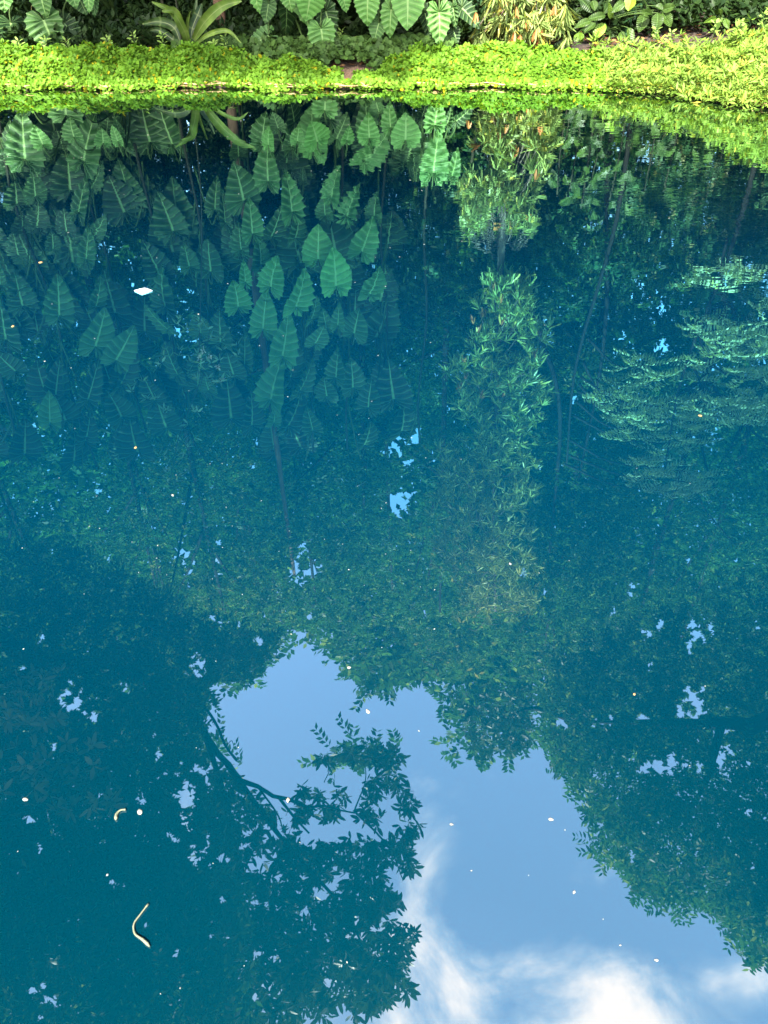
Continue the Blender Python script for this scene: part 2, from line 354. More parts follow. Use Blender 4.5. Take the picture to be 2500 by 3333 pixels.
def soil_mat():
    m, t, out = new_mat('reddish_soil'); tc_ = t.nodes.new('ShaderNodeTexCoord')
    a = noise(t, tc_.outputs['Object'], 2.0, 5, .6); b2 = noise(t, tc_.outputs['Object'], 30.0, 6, .7)
    col = mixcol(t, maprange(t, a.outputs[0], .35, .65, 0, 1), (.012, .008, .005), (.040, .025, .016))
    col = mixcol(t, 1.0, col, mixcol(t, maprange(t, b2.outputs[0], .3, .7, 0, 1), (.55, .52, .5), (1.35, 1.3, 1.2)), 'MULTIPLY')
    sx = t.nodes.new('ShaderNodeSeparateXYZ'); t.links.new(tc_.outputs['Object'], sx.inputs[0])
    ax_ = math_node(t, 'DIVIDE', math_node(t, 'ADD', sx.outputs[0], .40), .30); ay_ = math_node(t, 'DIVIDE', math_node(t, 'SUBTRACT', sx.outputs[1], 9.68), .26)
    sand = math_node(t, 'EXPONENT', math_node(t, 'MULTIPLY', math_node(t, 'ADD', math_node(t, 'MULTIPLY', ax_, ax_), math_node(t, 'MULTIPLY', ay_, ay_)), -1.0))
    col = mixcol(t, math_node(t, 'MULTIPLY', sand, 1.0, clamp=True), col, (.16, .095, .055))
    p = t.nodes.new('ShaderNodeBsdfPrincipled'); t.links.new(col, p.inputs['Base Color']); p.inputs['Roughness'].default_value = .95
    bmp = t.nodes.new('ShaderNodeBump'); bmp.inputs['Strength'].default_value = .7; bmp.inputs['Distance'].default_value = .03
    t.links.new(b2.outputs[0], bmp.inputs['Height']); t.links.new(bmp.outputs[0], p.inputs['Normal'])
    t.links.new(p.outputs[0], out.inputs[0]); return m
M['soil'] = soil_mat()
def water_mat():
    m, t, out = new_mat('mineral_blue_water')
    tc_ = t.nodes.new('ShaderNodeTexCoord'); lw = t.nodes.new('ShaderNodeLayerWeight'); lw.inputs[0].default_value = .5
    # mineral water: greener near, bluer in the middle, painted dark toward the shaded far bank
    s = t.nodes.new('ShaderNodeSeparateXYZ'); t.links.new(tc_.outputs['Object'], s.inputs[0])
    nz = noise(t, tc_.outputs['Object'], .35, 2, .5)
    yy = math_node(t, 'ADD', s.outputs[1], math_node(t, 'MULTIPLY', nz.outputs[0], .6))
    r = t.nodes.new('ShaderNodeValToRGB'); t.links.new(maprange(t, yy, 0.3, 9.3, 0, 1), r.inputs[0])
    e = r.color_ramp.elements
    e[0].position = 0; e[0].color = (.0, .0148, .0222, 1)
    e[1].position = 1; e[1].color = (.0, .0011, .0026, 1)
    for pos, c in ((.13, (.0, .0150, .0248, 1)), (.25, (.0, .0158, .0312, 1)), (.45, (.0, .0126, .0292, 1)), (.62, (.0, .0068, .0160, 1)), (.78, (.0, .0020, .0050, 1))):
        x = e.new(pos); x.color = c
    dif = t.nodes.new('ShaderNodeBsdfDiffuse'); t.links.new(r.outputs[0], dif.inputs[0])
    gl = t.nodes.new('ShaderNodeBsdfGlossy'); gl.inputs['Roughness'].default_value = 0.0; 
    tn = t.nodes.new('ShaderNodeValToRGB'); t.links.new(lw.outputs['Facing'], tn.inputs[0]); e = tn.color_ramp.elements
    e[0].position = 0; e[0].color = (.88, .99, 1, 1); e[1].position = 1; e[1].color = (1, 1, 1, 1)
    for pos, c in ((.25, (.84, .99, 1, 1)), (.36, (.45, .96, 1, 1)), (.45, (.27, .95, 1, 1)), (.62, (.30, .96, 1, 1)), (.74, (.68, 1, .95, 1)), (.80, (.9, 1, .95, 1))):
        x = e.new(pos); x.color = c
    t.links.new(tn.outputs[0], gl.inputs['Color'])
    fr = t.nodes.new('ShaderNodeValToRGB'); t.links.new(lw.outputs['Facing'], fr.inputs[0])
    e = fr.color_ramp.elements; e[0].position = 0; e[0].color = (.235,) * 3 + (1,); e[1].position = 1; e[1].color = (1, 1, 1, 1)
    for pos, v in ((.1, .235), (.2, .29), (.3, .345), (.45, .38), (.59, .50), (.70, .61), (.80, .74)):
        x = e.new(pos); x.color = (v, v, v, 1)
    mp = t.nodes.new('ShaderNodeMapping'); mp.inputs['Scale'].default_value = (1.0, 2.2, 1); t.links.new(tc_.outputs['Object'], mp.inputs[0])
    w = noise(t, mp.outputs[0], 5.0, 2, .5, .3); big = noise(t, tc_.outputs['Object'], .55, 2, .5)
    amp = maprange(t, big.outputs[0], .42, .62, .15, 1.0)
    side = maprange(t, s.outputs[0], -1.0, 1.5, .25, 1.0); far = maprange(t, s.outputs[1], 3.6, 5.6, .10, 1.0)
    hh = math_node(t, 'MULTIPLY', w.outputs[0], math_node(t, 'MULTIPLY', amp, math_node(t, 'MULTIPLY', side, far)))
    bmp = t.nodes.new('ShaderNodeBump'); bmp.inputs['Strength'].default_value = 1.0; bmp.inputs['Distance'].default_value = .0012
    t.links.new(hh, bmp.inputs['Height']); t.links.new(bmp.outputs[0], gl.inputs['Normal'])
    mx = t.nodes.new('ShaderNodeMixShader'); t.links.new(fr.outputs[0], mx.inputs[0])
    t.links.new(dif.outputs[0], mx.inputs[1]); t.links.new(gl.outputs[0], mx.inputs[2]); t.links.new(mx.outputs[0], out.inputs[0])
    return m
M['water'] = water_mat()

# ------------------------------------------------------------------ the setting: ground and pond
def edge_y(x):
    x = np.asarray(x, float)
    return np.interp(x, [-30, -8, -4, 2.0, 2.7, 3.75, 5, 7, 9, 12, 30], [3, 8.2, 9.36, 9.38, 9.2, 8.5, 7.6, 5.6, 3, 0, -3]) + .04 * np.sin(x * 2.3) + .03 * np.sin(x * 7.1) + .02 * np.sin(x * 17.7 + 1)
def crest(x):
    return np.interp(x, [-8, -4, -2.4, -1.6, -1.1, -.6, -.1, .2, .6, 1.8, 2.3, 2.7, 3.2, 3.9, 4.6, 7], [.29, .29, .28, .24, .16, .08, .05, .18, .29, .28, .22, .19, .27, .55, .75, .9]) + .02 * np.sin(np.asarray(x) * 5.3)
def cover_z(x, y):                        # top of the low plants
    s = y - edge_y(x); h = crest(x); wd = np.interp(x, [2.4, 3.9], [.42, .8])
    q = np.clip(s / wd, 0, 1)
    return h * np.power(q, .42) * (1 - .62 * np.clip((s - wd * .85) / .42, 0, 1))
def ground_z(x, y):
    s = y - edge_y(x); c = cover_z(x, y) - .07
    wd = np.interp(x, [2.4, 3.9], [.5, 1.0])
    back = .10 + .05 * np.clip(s - 1, 0, 60) + np.clip(x - 1.6, 0, 4) * .13 * np.clip(s, 0, 1) + .02 * np.sin(x * 3 + y * 2)
    k = np.clip((s - wd) / .5, 0, 1); c = np.maximum(c, .012 + .09 * s); z = c * (1 - k) + back * k
    return np.where(s < -.13, np.maximum((s + .13) * 1.5, -1.2) - .04, np.where(s < 0, .012, z))
def grid_axis(lo, hi, f0, f1, fine, coarse):
    return np.unique(np.round(np.concatenate([np.arange(lo, f0, coarse), np.arange(f0, f1, fine), np.arange(f1, hi + .01, coarse)]), 4))
gx = grid_axis(-60, 60, -7, 7, .1, 3); gy = grid_axis(-24, 90, 7, 13, .045, 2)
X, Y = np.meshgrid(gx, gy); Z = ground_z(X, Y)
near = (Y < .1); Z = np.where(near, np.maximum(Z, np.minimum((.1 - Y) * 1.2, .45)), Z)
lft = X < -9.5; Z = np.where(lft, np.maximum(Z, np.minimum((-9.5 - X) * .5, .5)), Z)
Z = Z + np.where(Z > .1, rng.normal(0, .008, Z.shape), 0)
V = np.stack([X, Y, Z], -1).reshape(-1, 3); nx = len(gx)
ii = (np.arange(len(gy) - 1)[:, None] * nx + np.arange(nx - 1)[None]).ravel()
F = np.stack([ii, ii + 1, ii + nx + 1, ii + nx], 1)
tag(link('ground', mesh_np('ground', V, F, smooth=True), M['soil']), kind='structure')
wv = np.array([(-12, -1.2, 0), (14, -1.2, 0), (14, 12, 0), (-12, 12, 0)], float)
tag(link('water', mesh_np('water', wv, np.array([(0, 1, 2, 3)])), M['water']), kind='structure')

# ------------------------------------------------------------------ low plants on the bank
def surf(x, y):
    e = .02
    z = cover_z(x, y); dx = (cover_z(x + e, y) - z) / e; dy = (cover_z(x, y + e) - z) / e
    return z, nrm(np.stack([-dx, -dy, np.ones_like(x)], -1))
def cover(name, label, x0, x1, n, L, W, k, mat, s0=-.08, s1=.68, keep=None, spread=(.9, 1.45), lift=.02, wide=.55):
    x = rng.uniform(x0, x1, n); s = s0 + (s1 - s0) * rng.random(n) ** 1.8; y = edge_y(x) + s
    if keep is not None:
        m = keep(x, s); x, y = x[m], y[m]
    z, nn = surf(x, y)
    lump = .045 * np.sin(x * 9.1 + 1.3 * np.sin(y * 11)) * np.sin(y * 13.7 + x * 3) + .02 * np.sin(x * 23)
    z = z + lump * np.clip(z / .15, 0, 1) - np.abs(rng.normal(0, .05, len(x))) * np.clip(z / .12, .15, 1) + lift
    z = np.maximum(z, .008)
    if L > .06: z = z + np.where(rng.random(len(x)) < .09, rng.uniform(.03, .16, len(x)), 0)
    A = nn * .8 + np.array([0, -.25, .5]) + rng.normal(0, .38, (len(x), 3))
    V, F = whorls(np.stack([x, y, z], -1), A, k, L, W, spread, .35, True, .15, wide)
    V[:, 2] = np.maximum(V[:, 2], .004)
    o = link(name, mesh_np(name, V, F), mat); tag(o, label, None, None, 'stuff'); return o
cover('ground_cover', 'low mat of small bright yellow-green leaves on the bank, ending at the bare patch', -7.5, -.47, 15500, .042, .028, 4, M['cover'],
      keep=lambda x, s: (s < np.interp(x, [-1.6, -1.1, -.6], [.8, .55, .42])))
cover('ground_cover', 'rounded mound of bright yellow-green leaves right of the bare patch', -.30, 2.75, 7900, .042, .029, 4, M['cover'],
      keep=lambda x, s: s < np.interp(x, [0, .5], [.35, .8]))
cover('lance_leaf_cover', 'taller tangle of pale pointed leaves climbing the curving bank', 2.3, 7.5, 13500, .068, .018, 6, M['bank'], -.12, 1.15, spread=(.6, 1.5), lift=.05, wide=.4)
for x0, x1, nn_, L_, W_, mt_, lb in ((-7.5, -.4, 1700, .042, .028, 'cover', 'fringe of small leaves spilling over the water along the bright mat'), (-.4, 2.6, 700, .042, .029, 'cover', 'fringe of small leaves spilling over the water under the rounded mound'), (2.4, 7.5, 900, .08, .021, 'bank', 'fringe of pointed leaves dipping to the water below the curving bank')):
    x = rng.uniform(x0, x1, nn_); y = edge_y(x) + .03 - .17 * rng.random(nn_) - .3 * rng.random(nn_) ** 4 * (.5 + .5 * np.sin(x * 4.3))
    V, F = whorls(np.stack([x, y, rng.uniform(.012, .05, nn_)], -1), np.array([0, -.6, .8]) + rng.normal(0, .35, (nn_, 3)), 4, L_, W_, (.8, 1.4), .3, True, .12, .5); V[:, 2] = np.maximum(V[:, 2], .004)
    tag(link('bank_fringe', mesh_np('bank_fringe', V, F), M[mt_]), lb, kind='stuff')
# rounded dark plants behind the dip
n = 1700; x = rng.uniform(-2.3, .75, n); s = rng.uniform(.42, 1.25, n) - np.clip(x + .7, 0, .5) * .1; y = edge_y(x) + s
z = .12 + .16 * np.sin(np.clip((s - .4) / .8, 0, 1) * np.pi) - np.abs(rng.normal(0, .03, n))
m = ~((x > -.62) & (x < -.15) & (s < .52))
V, F = whorls(np.stack([x, y, z], -1)[m], np.array([0, -.5, 1.]) + rng.normal(0, .3, (m.sum(), 3)), 3, .065, .06, (.9, 1.4), .3, True, .1, .55)
tag(link('dark_ground_cover', mesh_np('dark_ground_cover', V, F), M['round']), 'dark low plants with rounded leaves in the dip behind the bright mat', kind='stuff')
# weeds with their shade painted in, and litter, at the foot of the thicket
n = 11000; x = rng.uniform(-7, 7.5, n); y = np.maximum(edge_y(x) + np.where(x > 2.2, 1.38, np.where(x < -.9, .82, 1.3)), 9.7) + 3.6 * rng.random(n) ** 1.5
V, F = whorls(np.stack([x, y, ground_z(x, y) + rng.uniform(.03, .26, n)], -1), np.array([0, -.2, 1.]) + rng.normal(0, .4, (n, 3)), 4, .10, .045, (.7, 1.4), .3, False)
tag(link('undergrowth', mesh_np('undergrowth', V, F), M['shade']), 'dim weeds under the trees behind the bank', kind='stuff')
n = 5200; x = rng.uniform(-6, 6.5, n); y = rng.uniform(9.75, 12.0, n); q = y > edge_y(x) + .55
x, y = x[q], y[q]; n = len(x)
V, F = leaf_arrays(np.stack([x, y, ground_z(x, y) + .012 + rng.random(n) * .02], -1), np.stack([rng.normal(size=n), rng.normal(size=n), rng.normal(0, .12, n)], -1),
                   np.array([0, 0, 1.]) + rng.normal(0, .35, (n, 3)), .075, .035, True, .15)
tag(link('leaf_litter', mesh_np('leaf_litter', V, F), M['litter']), 'brown fallen leaves on the bare soil', kind='stuff')
# dry runners along the waterline
parts = []
for i in range(320):
    x0 = rng.uniform(-6, 6.2); ln = rng.uniform(.15, .55); xs = x0 + np.linspace(0, ln, 6)
    ys = edge_y(xs) - .10 + rng.normal(0, .012, 6) + rng.uniform(-.04, .04)
    parts.append(tube(np.stack([xs, ys, .012 + np.abs(rng.normal(0, .01, 6)) + rng.random() * .025], -1), rng.uniform(.003, .007), 5))
V, F = join(parts)
tag(link('dry_runners', mesh_np('dry_runners', V, F), M['twig']), 'tan dry stems trailing along the waterline', kind='stuff')

# ------------------------------------------------------------------ big leaves
def ear_leaf(seed, nv=9, per=4, cross=6, tooth=.05, corr=.030, fold=.16, droop=.22, width=.92, lobes=True, ragged=0.0):
    """heart-shaped leaf: petiole joint at the origin, tip at +Y, about one metre long, with real folds between its side veins"""
    r = np.random.default_rng(seed)
    if lobes:
        kt = [0, .07, .14, .22, .31, .42, .52, .64, .76, .88, .95, 1]
        kx = [.012, .10, .22, .35, .455, .50, .49, .43, .32, .17, .06, 0]
        ky = [-.03, -.28, -.36, -.32, -.15, .10, .28, .47, .66, .84, .93, 1]
        mstart = .43
    else:
        kt = [0, .1, .22, .38, .55, .7, .84, .94, 1]; kx = [.01, .20, .36, .48, .48, .40, .25, .10, 0]; ky = [0, .06, .16, .32, .5, .67, .83, .94, 1]; mstart = .04
    T = np.linspace(0, 1, nv * per + 1); V = []; UV = []; A = np.linspace(0, 1, cross)
    ph1, ph2 = r.random(2) * 6
    bend = r.normal(0, .05)
    for sgn in (1, -1):
        for t in T:
            ex = np.interp(t, kt, kx) * width * (1 + .05 * math.sin(5 * t + ph1 * sgn)); ey = np.interp(t, kt, ky)
            tv = abs(math.sin(math.pi * nv * t)); k = 1 + tooth * (1 - 2 * tv) * (1 if 0.1 < t < .95 else .3)
            if ragged: k -= ragged * r.random() * (tv > .3)
            my = max(0, (t - mstart) / (1 - mstart)) ** 1.22
            for a in A:
                # side veins sweep towards the tip
                yy = my + (ey * 1.0 - my) * (a ** 1.12); xx = ex * a * (k if a > .6 else 1)
                c = 1.5 * corr * math.cos(2 * math.pi * nv * t) * math.sin(min(a * 1.25, 1) * math.pi * .75) * 1.2
                z = fold * abs(xx) * (1 - .6 * abs(xx)) + c - droop * max(yy, 0) ** 2 - .10 * (yy < 0) * yy * yy * 4
                z += .028 * math.sin(9 * yy + ph2 + sgn * 2) * a * a
                V.append((sgn * xx + bend * yy * yy, yy, z)); UV.append((t, a))
    V = np.array(V); UV = np.array(UV); n1_ = len(T) * cross; F = []
    for h, sgn in ((0, 1), (1, -1)):
        for i in range(len(T) - 1):
            for j in range(cross - 1):
                a = h * n1_ + i * cross + j; q = (a, a + 1, a + cross + 1, a + cross)
                F.append(q if sgn > 0 else q[::-1])
    return mesh_np('leaf_blade', V, np.array(F), UV, True)
EARS = [ear_leaf(s, tooth=tt, corr=cc, fold=ff, droop=dd, width=ww, nv=9) for s, tt, cc, ff, dd, ww in
        ((1, .05, .026, .14, .18, .86), (2, .075, .034, .22, .28, .80), (3, .04, .022, .08, .12, .92), (4, .09, .040, .30, .2, .78), (5, .06, .03, .36, .34, .9))]
RAG = ear_leaf(9, tooth=.18, corr=.05, fold=.25, droop=.25, width=.72, ragged=.55)
for me in EARS + [RAG]: me.materials.append(M['ear'])
OVALS = [ear_leaf(20 + i, nv=12, per=2, cross=5, tooth=.0, corr=c, fold=f, droop=d, width=.95, lobes=False) for i, (c, f, d) in enumerate(((.006, .35, .25), (.008, .22, .4), (.004, .5, .15)))]
for me in OVALS: me.materials.append(M['oval'])

def place_leaf(name, me, base, tip, width_m, view, roll, parent, lit_tone, mesh_w):
    """set a unit leaf from its petiole joint to its tip, its upper face turned to the light and the pond"""
    base = Vector(base); tip = Vector(tip); d = tip - base; L = d.length; d.normalize()
    n = Vector(view); n = n - d * n.dot(d); n.normalize()
    n = Matrix.Rotation(roll, 3, d) @ n
    s = d.cross(n); s.normalize()
    sx = width_m / mesh_w
    m = Matrix(((s.x * sx, d.x * L, n.x * L), (s.y * sx, d.y * L, n.y * L), (s.z * sx, d.z * L, n.z * L))).to_4x4()
    m.translation = base - (parent.location if parent else Vector())
    o = bpy.data.objects.new(name, me); COL.objects.link(o); o.parent = parent; o.matrix_local = m
    o['lit_tone'] = float(lit_tone); return o

ZN = {'A': (0, 300, .3014), 'B': (0, 800, .422), 'C': (600, 700, .422), 'D': (600, 300, .3014), 'E': (1050, 300, .3014),
      'f': (0, 0, .3014), 'g': (500, 0, .3014), 'h': (1000, 0, .3014), 'i': (1500, 0, .3014), 'j': (2000, 0, .3014)}
EL = """C 1035 80 1033 335 215 .8|C 1165 275 1168 545 235 1|C 685 340 668 555 225 .8|C 965 465 858 705 235 .85|C 405 515 415 705 215 .85|C 620 615 607 875 215 .8
C 815 800 757 1085 195 .75|C 1465 60 1365 280 200 .7|C 1530 425 1430 610 200 .6|C 170 180 205 430 190 .2|C 600 165 590 380 160 .5|C 415 75 440 270 155 .4
C 470 355 470 520 100 .8|C 705 1130 670 1420 210 .7|C 930 1000 815 1250 130 .3|C 1030 1140 890 1350 150 .3|C 1185 1050 1170 1250 160 .4|C 1300 1140 1300 1330 190 .3
C 1075 1260 1100 1400 160 .3|C 1425 1290 1420 1480 190 .2|C 960 1490 990 1659 150 .4|C 1345 730 1310 910 190 .4|C 1070 740 1095 870 110 .5|C 1090 860 1010 990 150 .5
C 1190 710 1185 850 100 .5|C 470 930 465 1150 110 .3|C 100 760 125 910 150 .3|C 270 760 280 980 220 .3|C 150 1010 120 1190 220 .2|C 330 1080 380 1230 200 .2
C 150 1255 190 1350 150 .4|C 715 1490 690 1600 100 .6|C 540 1400 520 1620 180 .1|C 960 1390 800 1620 180 .1|C 0 240 40 400 150 .3|C 1050 655 980 800 130 .5
D 830 225 850 560 320 .6|D 1170 240 1160 590 200 .5|D 1350 165 1390 610 350 1|D 580 470 585 690 180 .3|D 870 570 905 960 250 .7|D 560 765 640 1170 340 .5
D 1140 580 1100 770 200 .2|D 1140 850 1160 1290 260 .9|D 1275 810 1280 960 90 .3|D 710 1175 735 1520 240 .8|D 1080 1250 940 1560 220 .4|D 1280 1330 1200 1570 200 .5
D 340 950 330 1260 180 .4|D 430 1080 440 1410 120 .3
E 280 240 150 500 200 .7|E 470 90 485 460 240 .7|E 715 130 725 290 180 .5|E 900 160 888 500 290 1|E 740 480 450 740 330 .9|E 1250 440 1195 870 300 .9
E 1480 620 1400 900 150 .8|E 125 830 100 1140 200 .9|E 340 1000 265 1340 230 .9 R|E 550 1120 560 1350 180 .5|E 0 1150 30 1330 180 .6|E 980 650 990 780 150 .3
A 220 235 270 720 390 .55|A 85 300 100 650 150 .2|A 970 245 905 740 340 .55|A 370 880 380 1130 210 .4|A 720 650 760 1060 330 .1|A 1130 810 980 1040 160 .4
A 905 920 850 1290 170 .4|A 250 1310 240 1500 200 .1|A 180 980 180 1200 260 .1|A 430 1210 400 1450 240 .1|A 680 1270 720 1500 200 .1|A 610 400 665 550 170 .2
A 1070 240 1090 560 120 .2|A 570 1510 575 1700 170 .3|A 950 1480 930 1800 190 .5|A 1150 1340 1010 1560 150 .4|A 140 1540 200 1750 230 .2
B 110 235 175 460 230 .2|B 450 250 458 540 210 .4|B 800 270 740 470 130 .4|B 830 500 735 775 210 .5|B 1035 655 895 880 220 .5|B 1090 480 1290 640 170 .4
B 380 1155 385 1360 165 .7|B 0 450 45 720 260 .2|B 1090 830 930 1060 150 .1|B 760 920 680 1180 160 .1|B 600 1450 570 1659 200 .1|B 1240 760 1370 990 150 .2
B -30 840 120 965 200 .2|B 0 150 0 300 80 .3|B 200 1380 190 1600 240 0|B 720 1300 660 1500 160 .1|B 450 900 430 1150 190 .1
f 65 140 30 -120 240 .8|f 470 195 445 -60 230 .6|f 175 480 115 245 300 .1|f 605 560 470 215 345 .55|f 895 470 690 250 230 .1|f 845 85 760 -120 200 .7
f 940 160 840 -50 190 .4|f 1030 190 1010 -30 110 .5|f 965 150 950 -80 110 .8
g 1115 150 1095 -110 175 .9|g 1485 130 1450 -80 160 .8|g 1450 430 1435 70 270 .2|g 1020 500 1245 385 215 .6|g 1570 715 1610 530 200 .7|g 1210 260 1240 40 150 .5
h 5 235 30 -50 330 1|h 190 605 150 310 265 .8|h 300 480 200 120 230 .3|h 440 130 380 -60 175 .9|h 640 285 655 -20 235 .9|h 715 440 775 250 180 .6
h 875 412 908 100 185 .8|h 1090 330 1085 -40 300 .9|h 1355 415 1270 140 180 .2|h 1450 505 1425 130 255 .8|h 1610 310 1575 80 120 .4|h 1640 480 1580 330 130 .2
i 215 280 10 85 200 .1"""
ears = []
for e in EL.replace('\n', '|').split('|'):
    f = e.split()
    if not f: continue
    zx, zy, k = ZN[f[0]]; a = [float(q) for q in f[1:7]]
    tu, tv, su, s_v = zx + a[0] * k, zy + a[1] * k, zx + a[2] * k, zy + a[3] * k
    direct = f[0] in 'fghij'; lit_tone = a[5]
    Yb = 10.35 + (1 - lit_tone) * .75 + rng.uniform(-.1, .15)
    if not direct: lit_tone = .12 + .88 * lit_tone * (.72 if f[0] in 'ADE' else 1)
    if direct: lit_tone = max(.22, lit_tone); Yb = 10.0 + (1 - lit_tone) * .35
    fn = seen if direct else mirrored
    B0 = fn(su, s_v, Yb); Lm = np.linalg.norm(fn(tu, tv, Yb) - B0)
    T0 = fn(tu, tv, Yb - Lm * rng.uniform(.15, .35))
    wm = 1.1 * a[4] * k / FPX * (Yb * C40 + (H + (B0[2] if not direct else -B0[2])) * S40)
    ears.append((B0, T0, wm, lit_tone, len(f) > 7))
# leaves further back in the thicket, their shade painted in as a dim tone
for i in range(120):
    Yb = rng.uniform(11.0, 12.2); u = rng.uniform(-160, 1330); v = rng.uniform(420, 1480)
    if i > 90: u = rng.uniform(-160, 620)
    B0 = mirrored(u, v, Yb); ln = rng.uniform(.5, .75); T0 = B0 + np.array([rng.normal(0, .15), -.3, -1]) * ln * .95
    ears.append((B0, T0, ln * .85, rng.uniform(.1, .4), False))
plants_x = [-6.1, -5.0, -4.1, -3.3, -2.6, -1.9, -1.2, -.6, .0, .6, 1.2, 1.9]
LAB = ['elephant ear plant standing outermost past the mat of bright leaves', 'elephant ear plant with drooping shaded leaves near the pond corner',
 'elephant ear plant with a broad dark leaf over the bright mat', 'elephant ear plant whose big ribbed leaf dips into the bright mat', 'elephant ear plant with a few hanging bright leaf tips beside the strap-leaved plant',
 'tall dark elephant ear plant behind the strap-leaved plant', 'elephant ear plant by the brown trunk with one rounded leaf held sideways', 'elephant ear plant with a yellow-edged leaf low over the dark round leaves',
 'elephant ear plant with long glossy leaves behind the bare patch', 'elephant ear plant with pointed bright leaves behind the small pale sprigs', 'elephant ear plant with the broadest bright leaf above the mound',
 'elephant ear plant with a ribbed leaf touching the mound beside the narrow-leaved tree']
roots = []
for x, l in zip(plants_x, LAB):
    y = 11.35 + rng.uniform(-.2, .3)
    roots.append(thing('elephant_ear_plant', l, 'plant', (x, y, float(ground_z(np.array(x), np.array(y)))), 'elephant ear plants behind the bank'))
tops = [1.2] * len(roots)
for B0, T0, wm, lit_tone, rag in ears:
    j = int(np.argmin([abs(B0[0] - x) for x in plants_x])); r = roots[j]
    tops[j] = max(tops[j], B0[2] - .5)
    me = RAG if rag else EARS[int(rng.integers(0, 5))]
    place_leaf('leaf', me, B0, T0, wm, (rng.normal(0, .12), -1, .75), rng.normal(0, .32), r, lit_tone, .86 * (.84 if rag else 1))
    rl = np.array(r.location); Bl = np.array(B0) - rl
    zb = max(.2, min(Bl[2] - .45, Bl[2] * .8)); st = np.array([rng.normal(0, .04), 0, zb])
    hi = np.array([Bl[0] * .75, Bl[1] * .8, Bl[2] + .22]); pts = curve_pts([st, (st + hi) / 2 + [0, .05, .12], hi, Bl + [0, .05, .10], Bl], 16)
    V, F = tube(pts, np.linspace(.016, .007, len(pts)), 5)
    link('leaf_stalk', mesh_np('leaf_stalk', V, F, smooth=True), M['petiole'], r)
for r, tp in zip(roots, tops):
    k = 9; zs = np.linspace(-.1, tp, k); pts = np.stack([.05 * np.sin(zs * 2.1 + r.location.x), .06 * np.cos(zs * 1.7), zs], -1)
    V, F = tube(curve_pts(pts, 22), .019, 8, .06); link('stem', mesh_np('stem', V, F, smooth=True), M['stem'], r)

# broad oval leaves (dark shrubs on the slope)
OV = """j 275 340 330 150 130 .3 0|j 460 330 470 140 125 .3 0|j 610 290 520 130 110 .35 0|j 450 550 440 310 130 .45 0|j 90 455 80 340 90 .35 0|j 200 480 150 300 90 .4 0|j 350 475 350 320 90 .15 0
j 790 210 620 150 80 .1 0|j 140 110 190 -20 130 1 0|j -10 95 110 30 90 .35 0|j 640 480 650 270 100 .05 0|j 410 100 300 0 110 .2 0|j 290 110 400 150 60 .3 0|j 520 100 440 60 90 .25 0|j 660 70 520 110 90 .3 0
j 840 120 860 -60 150 .2 1|j 1275 195 1270 0 160 .1 1|j 1070 120 1060 -30 140 .35 1|j 1600 160 1560 30 80 .15 1|j 1340 270 1400 100 150 0 1|j 1000 400 1130 300 120 0 1|j 1180 40 1120 -60 90 .3 1|j 1640 90 1600 -50 120 .1 1|j 960 200 1000 80 110 .05 1|j 740 150 700 0 110 .1 1|j 1500 60 1450 -50 100 .3 1
i 1420 410 1560 260 110 1.4 2|i 1640 500 1620 340 110 .2 2|i 1500 580 1570 420 120 .4 2|i 1285 495 1270 350 110 .7 2|i 990 490 1185 460 80 .3 2|i 1605 40 1620 200 60 .6 2|i 1380 180 1560 170 80 .25 2|i 1420 560 1470 450 90 .3 2
i 1300 530 1250 470 100 .3 2|i 1250 260 1400 230 80 .35 2|i 1340 330 1450 250 80 .3 2|i 1180 400 1220 250 90 .1 2|i 1460 100 1420 10 90 .3 2|i 1560 130 1620 20 90 .2 2
i 1000 550 880 490 80 .1 3|i 780 430 900 400 70 .05 3|i 1180 180 1060 130 60 .1 3|i 1240 110 1350 120 70 .2 3|i 1290 60 1220 -20 90 .1 3
j 975 235 1100 195 55 .6 4|j 1305 100 1185 165 50 .6 4|j 1140 90 1145 185 55 .5 4|j 1145 245 1150 185 50 .5 4|j 1225 300 1190 205 60 .5 4|j 1260 240 1180 215 50 .4 4|j 1100 330 1140 230 45 .4 4"""
OL = [('broad_leaf_shrub', 'dark shrub with hanging oval leaves over the bare soil of the slope', 'shrub'), ('broad_leaf_shrub', 'shaded shrub with large dull leaves higher up the slope', 'shrub'),
      ('broad_leaf_shrub', 'dark shrub with one yellowed leaf beside the narrow-leaved tree', 'shrub'), ('broad_leaf_shrub', 'small shaded shrub directly behind the copper-tipped narrow leaves', 'shrub'),
      ('seedling', 'young plant with five blue-green leaves standing on the slope', 'plant')]
ent = [[] for _ in OL]
for e in OV.replace('\n', '|').split('|'):
    f = e.split(); zx, zy, k = ZN[f[0]]; a = [float(q) for q in f[1:7]]; w = int(f[7])
    Yb = (10.15, 10.6, 10.3, 10.7, 9.9)[w] + rng.uniform(0, .3) + (.25 if a[5] < .2 else 0)
    B0 = seen(zx + a[2] * k, zy + a[3] * k, Yb); T0 = seen(zx + a[0] * k, zy + a[1] * k, Yb - .08)
    ent[w].append((B0, T0, a[4] * k / FPX * (Yb * C40 + (H - B0[2]) * S40), a[5]))
for w in (0, 1, 2):                        # the same shrubs go on above the picture's edge
    m = np.mean([q[0] for q in ent[w]], 0)
    for i in range(26):
        B0 = m + np.array([rng.normal(0, .45), rng.uniform(0, .5), rng.uniform(.25, 1.3)]); a = rng.uniform(0, 6.28); ln = rng.uniform(.14, .24)
        ent[w].append((B0, B0 + np.array([math.cos(a) * .8, -.5, -.6]) * ln, ln * .5, rng.uniform(0, .4)))
